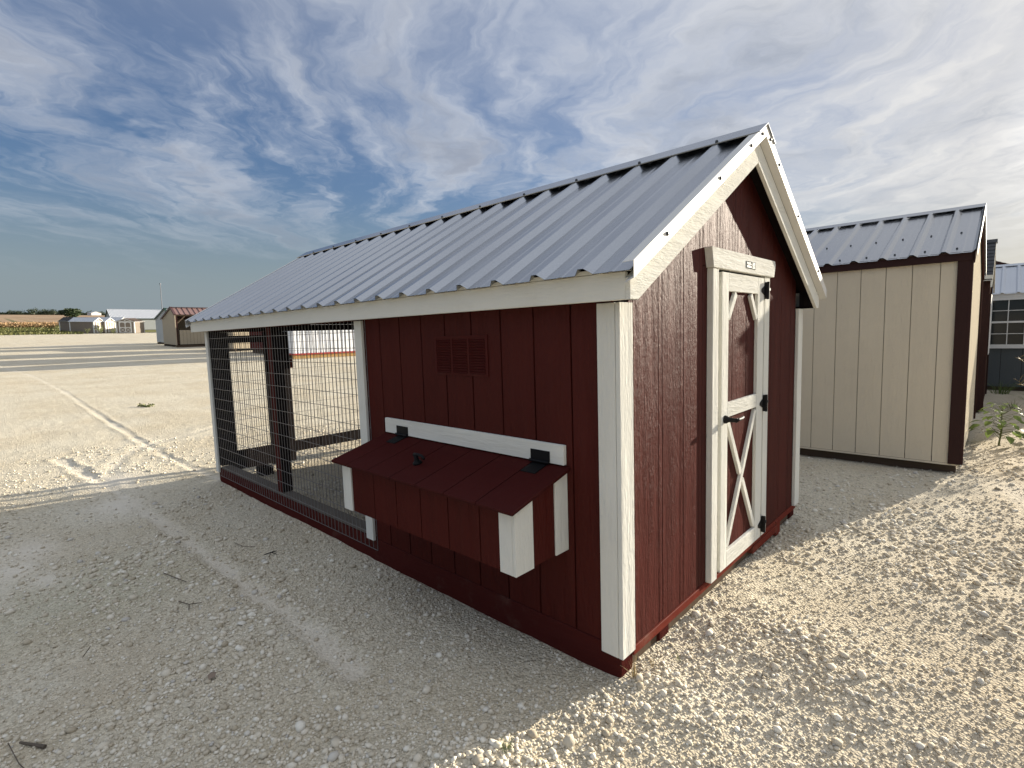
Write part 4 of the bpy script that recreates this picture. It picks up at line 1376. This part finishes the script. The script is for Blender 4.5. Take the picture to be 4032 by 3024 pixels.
# long metal building behind them (long side faces us)
fb = shed('metal_building', 'long low building with white ribbed metal roof behind the far sheds', 'building', wmat(-128.5, 24.6, 88), 10.6, 7.6, 2.35, 1.75,
          M['pale_grey'], M['pale_grey'], M['white_roof'], skid=.1, oe=.2, ox=.2, fascia=M['green_trim'])

# --- seen through the mesh: white building, dark red shed, cream shed
wb = thing('metal_building', 'white corrugated metal building with red base trim behind the coop run', 'building', wmat(-22.75, 10.1, 0))
wl, ww, wh = 3.4, 1.95, 2.4
for s in (-1, 1):
    bx('skid', M['yellow_wood'], wb, s * (ww / 2 - .02), s * (ww / 2 - .14), -wl / 2, wl / 2, -.15, .16)
bx('base_trim', M['red_metal_trim'], wb, ww / 2 + .001, ww / 2 + .03, -wl / 2, wl / 2, .165, .235)
bx('base_trim', M['red_metal_trim'], wb, -ww / 2, ww / 2, -wl / 2 - .03, -wl / 2 - .001, .165, .235)


def corr_wall(x, y0, y1, z0, z1, along='y', y_fix=0):
    n = int((y1 - y0) / .2286)
    pts = []
    for i in range(n + 1):
        a = y0 + i * .2286
        for da, h_ in ((0, 0), (.012, .022), (.040, .022), (.052, 0), (.10, 0), (.108, .006), (.125, .006), (.133, 0)):
            if a + da <= y1: pts.append((a + da, h_))
    pts.append((y1, 0))
    vs, fs = [], []
    for (a, h_) in pts:
        for z in (z0, z1):
            vs.append((x + h_, a, z) if along == 'y' else (a, y_fix - h_, z))
    for i in range(len(pts) - 1):
        fs.append((2 * i, 2 * i + 2, 2 * i + 3, 2 * i + 1))
    return MB().add(vs, fs)


n_ = 4
for i in range(n_):
    a, b = -wl / 2 + wl * i / n_, -wl / 2 + wl * (i + 1) / n_
    corr_wall(ww / 2, a, b, .20, wh).obj('wall_panel', M['white_metal'], wb)
corr_wall(0, -ww / 2, ww / 2, .20, wh, 'x', -wl / 2).obj('wall_panel', M['white_metal'], wb)
bx('wall', M['white_metal'], wb, -ww / 2, ww / 2 - .03, -wl / 2 + .01, wl / 2, .17, wh)
MB().prism([(-ww / 2 - .08, wh - .02), (ww / 2 + .08, wh - .02), (0, wh + .30)], 'y', -wl / 2 - .08, wl / 2 + .08).obj('roof', M['white_roof'], wb)

shed('storage_shed', 'dark red shed seen through the left part of the mesh run', 'shed', wmat(*corner_place(-27.6, 8.75, 8, -1.3, -1.5), 8), 2.6, 3.0, 2.1, .7, M['barn_red'],
     M['barn_red'], M['galv'], skid=.22, oe=.05, ox=.05, boards=.2032)
sh_y = shed('storage_shed', 'yellowish cream shed glimpsed through the mesh left of the dark red shed', 'shed', wmat(*corner_place(-30.0, 8.75, 12, 1.3, -1.5), 12), 2.6, 3.0, 2.1, .7, M['tan'],
            M['tan'], M['galv'], skid=.15, oe=.05, ox=.05, boards=.2032)

# --- mast
ms = MB()
mx_, my_ = -150.0, 33.5
mz = gz(mx_, my_)
ms.tube([(0, 0, 0), (0, 0, 10.6)], [.12, .09], 6)
mast = thing('antenna_mast', 'slim grey mast standing on the horizon above the far sheds', 'mast', loc=(mx_, my_, mz))
ms.obj('pole', M['mast'], mast)
MB().tube([(0, 0, 10.5), (0, 0, 10.8)], [.17, .17], 8).obj('antenna_head', M['mast'], mast)

# ================================================================== vegetation
def leaf_quads(n, rad, cx, cy, cz, size, squash=1.0, blobs=None, rng=None):
    """cloud of small leaf clumps: n faces spread over several lobes"""
    rng = rng or RNG
    if blobs is None: blobs = [(0, 0, 0, 1.0)]
    vs, fs = [], []
    for i in range(n):
        b = blobs[rng.integers(len(blobs))]
        d = rng.normal(size=3); d /= np.linalg.norm(d)
        rr = rad * b[3] * rng.random() ** .4
        p = np.array([cx + b[0] + d[0] * rr, cy + b[1] + d[1] * rr, cz + b[2] + d[2] * rr * squash])
        u = rng.normal(size=3); u /= np.linalg.norm(u)
        v = np.cross(u, rng.normal(size=3)); v /= np.linalg.norm(v) + 1e-9
        s = size * rng.uniform(.5, 1.3)
        o = len(vs)
        vs += [tuple(p + u * s), tuple(p + v * s * .6), tuple(p - u * s), tuple(p - v * s * .6)]
        fs.append((o, o + 1, o + 2, o + 3))
    return MB().add(vs, fs)


def make_tree(name, label, x, y, w, h_, mat, n=900, group=None, seed=1, dz=0.0):
    rg = np.random.default_rng(seed)
    t = thing(name, label, 'tree', loc=(x, y, gz(x, y) + dz), group=group)
    MB().tube([(0, 0, -.3), (.05, .02, h_ * .25), (0, .1, h_ * .55)], [w * .035, w * .028, w * .012], 6).obj('trunk', M['bark'], t)
    blobs = []
    for i in range(9):
        a = rg.uniform(0, 6.28); q = rg.uniform(0, .62)
        blobs.append((math.cos(a) * w / 2 * q, math.sin(a) * w / 2 * q, rg.uniform(-.30, .20) * h_ * (1 - q * .6), rg.uniform(.6, .95)))
    leaf_quads(n, w * .27, 0, 0, h_ * .50, w * .036, min(1.0, h_ / w * 1.25), blobs, rg).obj('crown', mat, t, fix=False)
    return t


make_tree('oak_tree', 'dark round tree in the field behind the leftmost far shed', -380, 44.3, 14.5, 6.6, M['crown'], 2600, seed=4, dz=-.2)
TREE_LABELS = ['smaller tree left of the tallest clump in the far treeline', 'broad dark tree starting the tall clump of the far treeline',
               'tall tree in the middle of the far treeline clump', 'tall rounded tree ending the far treeline clump', 'low tree in the dip left of the dark round oak',
               'small tree at the left foot of the far treeline clump', 'far horizon tree just behind the dark round oak',
               'far horizon tree right of the dark round oak', 'small far tree right of the tiny white farmhouse', 'low far tree near the left edge of the photo',
               'farthest left low tree on the horizon', 'far tree just left of the long white-roofed building']
tr = [(-800, 48, 15, 5.5), (-800, 61, 17, 7.0), (-805, 70, 15, 6.6), (-800, 78, 16, 6.6), (-810, 86, 11, 5.2), (-800, 41, 11, 4.8), (-800, 97, 15, 5.4), (-800, 112, 14, 5.2), (-800, 122, 10, 4.6),
      (-800, 20, 14, 4.2), (-800, 5, 12, 4.0), (-800, 132, 12, 5.0)]
for i, (x, y, w, h_) in enumerate(tr):
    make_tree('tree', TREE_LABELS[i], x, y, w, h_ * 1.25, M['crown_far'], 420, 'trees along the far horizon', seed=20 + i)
# continuous low wood along the horizon
vs, fs = [], []
rg = np.random.default_rng(5)
for i in range(9000):
    y = rg.uniform(-500, 700)
    hh = (1.6 + 1.3 * math.sin(y * .021) + .9 * math.sin(y * .083 + 1)) * rg.random() + .2
    x = -815 + rg.uniform(-12, 12)
    s = rg.uniform(.6, 1.5)
    a = rg.uniform(0, 3.14)
    z = .85 + hh
    o = len(vs)
    vs += [(x - s * math.sin(a) * .3, y - s, z), (x, y, z + s * .8), (x + s * math.sin(a) * .3, y + s, z), (x, y, z - s)]
    fs.append((o, o + 1, o + 2, o + 3))
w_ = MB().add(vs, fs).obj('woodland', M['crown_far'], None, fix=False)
w_['kind'] = 'stuff'
w_['label'] = 'low dark belt of far-off woods along the horizon'
# farmhouse in the treeline
fh = shed('farmhouse', 'tiny white farmhouse among the trees on the horizon', 'house', wmat(-740, 106, 10), 12, 9, 2.8, 1.6, M['white_plain'], M['white_plain'], M['white_roof'], skid=.2, oe=.3, ox=.3, roof='plain')


def blades(n, xr, yr, hgt, wid, rg, lean=.3, zf=None):
    xs_ = rg.uniform(*xr, n); ys_ = rg.uniform(*yr, n)
    z0 = terrain(xs_, ys_)[0]
    a = rg.uniform(0, 6.283, n); h_ = hgt * rg.uniform(.55, 1.25, n); w2 = wid * rg.uniform(.5, 1.4, n)
    lx_, ly_ = rg.normal(0, lean, n) * h_, rg.normal(0, lean, n) * h_
    P = np.stack([np.stack([xs_ - np.cos(a) * w2, ys_ - np.sin(a) * w2, z0], -1), np.stack([xs_ + np.cos(a) * w2, ys_ + np.sin(a) * w2, z0], -1),
                  np.stack([xs_ + lx_ * .5 + np.cos(a) * w2 * .7, ys_ + ly_ * .5 + np.sin(a) * w2 * .7, z0 + h_ * .65], -1),
                  np.stack([xs_ + lx_, ys_ + ly_, z0 + h_], -1)], 1).reshape(-1, 3)
    F = np.arange(4 * n).reshape(-1, 4)
    return P, F


def np_obj(name, P, F, mat, **props):
    me = bpy.data.meshes.new(name)
    me.vertices.add(len(P)); me.vertices.foreach_set('co', P.astype(np.float32).ravel())
    k_ = F.shape[1]
    me.loops.add(F.size); me.loops.foreach_set('vertex_index', F.astype(np.int32).ravel())
    me.polygons.add(len(F)); me.polygons.foreach_set('loop_start', np.arange(0, F.size, k_, dtype=np.int32))
    me.update(calc_edges=True)
    me.materials.append(mat)
    return link(name, me, None, **props)


P, F = blades(22000, (-149, -101), (-45, 11.5), .42, .16, rg, .5)
np_obj('grass_verge', P, F, M['grass_far'], kind='stuff')
P, F = blades(9000, (-158, -150), (-60, 45), 1.15, .08, rg, .12)
np_obj('corn_stalks', P, F, M['corn_low'], kind='stuff')
# ripe tassels and upper leaves
n = 15000
xs_ = rg.uniform(-159, -149.5, n); ys_ = rg.uniform(-60, 45, n); z0 = terrain(xs_, ys_)[0] + rg.uniform(.6, 1.45, n)
a = rg.uniform(0, 6.283, n); s = rg.uniform(.06, .22, n); t_ = rg.uniform(-.25, .35, n)
P = np.stack([np.stack([xs_ - np.cos(a) * s, ys_ - np.sin(a) * s, z0 + t_], -1), np.stack([xs_, ys_, z0 + .10], -1),
              np.stack([xs_ + np.cos(a) * s, ys_ + np.sin(a) * s, z0 - t_ * .3], -1), np.stack([xs_, ys_, z0 - .10], -1)], 1).reshape(-1, 3)
np_obj('corn_tops', P, np.arange(4 * n).reshape(-1, 4), M['corn'], kind='stuff')


def weed_bush(label, x, y, w, h_, seed, mat=None, name='weed'):
    rg_ = np.random.default_rng(seed)
    t = thing(name, label, 'weed', loc=(x, y, gz(x, y)))
    stems = MB()
    tips = []
    for i in range(7):
        a = rg_.uniform(0, 6.28); q = rg_.uniform(.1, .5) * w
        tip = (math.cos(a) * q, math.sin(a) * q, h_ * rg_.uniform(.6, 1.0))
        stems.tube([(0, 0, 0), (tip[0] * .3, tip[1] * .3, tip[2] * .5), tip], [.02, .015, .006], 5)
        tips.append(tip)
    stems.obj('stem', M['stem'], t)
    blobs = [(p[0] * f, p[1] * f, p[2] * f - h_ * .5, 1) for p in tips for f in (.6, .85, 1.0)]
    leaf_quads(110, w * .13, 0, 0, h_ * .5, w * .055, .9, blobs, rg_).obj('foliage', mat or M['weed_far'], t, fix=False)
    return t


weed_bush('leafy green weed bush left of the leftmost far shed', -98.5, 8.3, 1.6, 1.35, 3)
weed_bush('small green weed at the corner of the leftmost far shed', -101, 12.0, 1.1, .75, 4)
weed_bush('wide sprawling weed in front of the leftmost far shed', -99, 13.4, 1.7, 1.25, 5)
weed_bush('low weed at the right of the sprawling one', -99.5, 15.0, 1.3, .8, 6)
weed_bush('small flat green weed on sunlit gravel left of the coop', -11.5, .78, .36, .04, 7)

# --- broad-leaved weed by the cream shed
LEAF = None


def leaf_mesh():
    rows = [(0, .0), (.18, .22), (.42, .36), (.68, .27), (.88, .12), (1.0, .0)]
    vs, fs = [], []
    for i, (u, hw) in enumerate(rows):
        z = -.28 * u * u
        vs += [(u, -hw, z + hw * .22), (u, 0, z), (u, hw, z + hw * .22)]
    for i in range(len(rows) - 1):
        a = i * 3
        fs += [(a, a + 1, a + 4, a + 3), (a + 1, a + 2, a + 5, a + 4)]
    me = MB().add(vs, fs).mesh('leaf', fix=False)
    me.materials.append(M['leaf'])
    me.shade_smooth()
    return me


LEAF = leaf_mesh()


def broad_weed(label, x, y, h_, nleaf, lsize, seed, tilt_rng=(-.2, .5)):
    rg_ = random.Random(seed)
    t = thing('broadleaf_weed', label, 'weed', loc=(x, y, gz(x, y)))
    MB().tube([(0, 0, -.02), (.01, .0, h_ * .4), (-.01, .01, h_ * .9)], [.009, .008, .004], 6).obj('stem', M['stem'], t)
    pet = MB()
    for i in range(nleaf):
        f = (i + .5) / nleaf
        z = h_ * (.22 + .78 * f)
        a = i * 2.4 + rg_.uniform(-.4, .4)
        ln = lsize * (1.25 - .55 * f) * rg_.uniform(.75, 1.15)
        pl_ = (.22 - .12 * f) * h_ * rg_.uniform(.7, 1.1) / .5
        dx, dy_ = math.cos(a), math.sin(a)
        p1 = (dx * pl_, dy_ * pl_, z + .03)
        pet.tube([(0, 0, z - .03), p1], [.004, .002], 4)
        o = link('leaf', LEAF, t)
        o.location = p1
        o.rotation_euler = Euler((rg_.uniform(-.35, .35), rg_.uniform(*tilt_rng) - .35 * (f - .5), a))
        o.scale = (ln, ln * rg_.uniform(.85, 1.1), ln)
    pet.obj('leaf_stalks', M['stem'], t)
    return t


broad_weed('bushy broad-leaved green weed on the gravel right of the cream shed', 1.10, 6.22, .46, 48, .10, 3)
broad_weed('smaller green weed behind the bushy one at the right edge', 1.62, 7.3, .34, 14, .11, 8)


def grass_tuft(label, x, y, n, h_, spread, mat, seed, name='grass_tuft', cat='grass tuft', zoff=0.0, mat4=None):
    rg_ = random.Random(seed)
    mb = MB()
    for i in range(n):
        a, q = rg_.uniform(0, 6.283), rg_.uniform(0, spread)
        bx_, by_ = math.cos(a) * q * .4, math.sin(a) * q * .4
        hh_ = h_ * rg_.uniform(.5, 1.1)
        b = rg_.uniform(0, 6.283)
        wx, wy_ = math.cos(b) * h_ * .018, math.sin(b) * h_ * .018
        lx_, ly_ = math.cos(a) * q, math.sin(a) * q
        pts = []
        for f in (0, .4, .75, 1.0):
            cx_, cy_ = bx_ + lx_ * f * f * 1.1, by_ + ly_ * f * f * 1.1
            cz_ = hh_ * (f - .25 * f * f * (q / max(spread, 1e-6)))
            wf_ = 1 - f * .85
            pts += [(cx_ - wx * wf_, cy_ - wy_ * wf_, cz_), (cx_ + wx * wf_, cy_ + wy_ * wf_, cz_)]
        mb.add(pts, [(0, 1, 3, 2), (2, 3, 5, 4), (4, 5, 7, 6)])
    o = mb.obj(name, mat, None, fix=False)
    o.location = (x, y, gz(x, y) - .004 + zoff)
    return tag(o, label, cat)


grass_tuft('small green grass tuft at the sunlit gravel edge near the photo bottom', -.085, -.60, 26, .060, .045, M['grass'], 1)
grass_tuft('tiny green sprout in the gravel just right of the near coop corner', .12, .27, 14, .045, .035, M['grass'], 2)
grass_tuft('dry straw wisps against the skid end under the white corner trim', .035, .04, 16, .10, .05, M['dry'], 3, 'dry_grass', 'dry grass')
grass_tuft('straw wisps in the gravel between corner post and first block', .05, .16, 14, .06, .07, M['dry'], 5, 'dry_grass', 'dry grass')
grass_tuft('green grass clump at the foot of the slate grey shed', 1.10, 11.6, 60, .28, .35, M['grass'], 6)
grass_tuft('low green grass right of the clump before the slate grey shed', 1.55, 10.9, 60, .22, .45, M['grass'], 9)
grass_tuft('sparse grass before the brown shed corner', 1.25, 9.6, 40, .16, .4, M['grass'], 10)


# tall dry grass stalks at the right edge
def tall_dry(label, x, y, seed, h_):
    rg_ = random.Random(seed)
    t = thing('dry_weed', label, 'weed', loc=(x, y, gz(x, y)))
    st = MB(); hd_ = MB(); lf = MB()
    for i in range(8):
        a = rg_.uniform(2.2, 4.4) if i < 6 else rg_.uniform(0, 6.28)
        q = rg_.uniform(.1, .45)
        H = h_ * rg_.uniform(.6, 1.05)
        pts = [(0, 0, 0), (math.cos(a) * q * .2, math.sin(a) * q * .2, H * .5), (math.cos(a) * q * .6, math.sin(a) * q * .6, H * .85), (math.cos(a) * q, math.sin(a) * q, H)]
        st.tube(pts, [.005, .004, .003, .0015], 5)
        for k_ in range(12):
            f = k_ / 12
            c_ = Vector(pts[2]).lerp(Vector(pts[3]), f)
            d = Vector((rg_.uniform(-1, 1), rg_.uniform(-1, 1), rg_.uniform(-.2, .7))).normalized()
            tip = c_ + d * rg_.uniform(.05, .13)
            hd_.tube([c_, c_.lerp(tip, .5) + Vector((0, 0, .006)), tip], [.0012, .003, .001], 4)
        for k_ in range(3):
            f = rg_.uniform(.2, .8)
            c_ = Vector(pts[0]).lerp(Vector(pts[1]), f) if f < .5 else Vector(pts[1]).lerp(Vector(pts[2]), f - .5)
            b = rg_.uniform(0, 6.28); ln = rg_.uniform(.15, .32)
            d = Vector((math.cos(b), math.sin(b), 0)); s_ = Vector((-d.y, d.x, 0)) * .007
            v = []
            for g in (0, .35, .7, 1.0):
                p = c_ + d * ln * g + Vector((0, 0, .35 * ln * g - .75 * ln * g * g))
                v += [p - s_ * (1 - g * .8), p + s_ * (1 - g * .8)]
            lf.add(v, [(0, 1, 3, 2), (2, 3, 5, 4), (4, 5, 7, 6)])
    st.obj('stems', M['dry'], t)
    hd_.obj('seed_heads', M['dry'], t, kind='stuff')
    lf.obj('blades', M['dry'], t, fix=False, kind='stuff')
    return t


tall_dry('tall dry seeding grass leaning in from the right edge', 1.52, 6.9, 2, 1.05)
tall_dry('second dry grass clump at the right edge, half cut off', 1.66, 6.4, 4, .75)

# --- twigs and debris on the shaded gravel
def twig(label, pts, r, mat=None, name='twig', cat='twig', side=None):
    x, y = pts[0][:2]
    z = gz(x, y)
    mb = MB()
    mb.tube([(p[0] - x, p[1] - y, gz(*p[:2]) - z + .010 + (p[2] if len(p) > 2 else 0)) for p in pts], r, 6)
    if side:
        for s_ in side:
            mb.tube([(p[0] - x, p[1] - y, gz(*p[:2]) - z + .010 + (p[2] if len(p) > 2 else 0)) for p in s_], r if not isinstance(r, list) else r[-1], 5)
    o = mb.obj(name, mat or M['twig'], None)
    o.location = (x, y, z)
    return tag(o, label, cat)


twig('dark flat stick at the bottom left corner of the gravel', [(-1.47, -1.72), (-1.37, -1.66)], [.004, .007])
twig('thin dark stem crossing the bottom left corner', [(-1.50, -1.75), (-1.34, -1.73), (-1.22, -1.70)], .0018)
twig('forked dark seed sprig on shaded gravel by the mesh run', [(-2.47, -.46), (-2.45, -.42, .01), (-2.42, -.40)], .0034, M['black'], side=[[(-2.45, -.42, .01), (-2.47, -.38)]])
twig('broken twig on shaded gravel left of the pale track', [(-2.69, -.99), (-2.55, -.96), (-2.44, -.93)], .0024)
twig('short branching twig in mid shaded gravel', [(-2.20, -1.03), (-2.12, -1.0), (-2.08, -.95)], .0024, side=[[(-2.12, -1.0), (-2.05, -1.02)]])
twig('curved thin twig on shaded gravel near the coop', [(-2.85, -.52), (-2.74, -.50), (-2.66, -.45)], .002)
twig('small upright dry stem in left shaded gravel', [(-1.95, -1.48), (-1.94, -1.46, .03), (-1.93, -1.45, .05)], .0018)
lf = MB().add([(0, 0, .004), (.03, .012, .014), (.055, .0, .010), (.045, -.022, .003), (.018, -.02, .008)], [(0, 1, 2, 3, 4)])
o = lf.obj('dead_leaf', M['dead_leaf'], None, fix=False)
o.location = (-1.36, -1.12, gz(-1.36, -1.12) + .006)
tag(o, 'pale brown dead leaf curled on the shaded gravel', 'leaf')
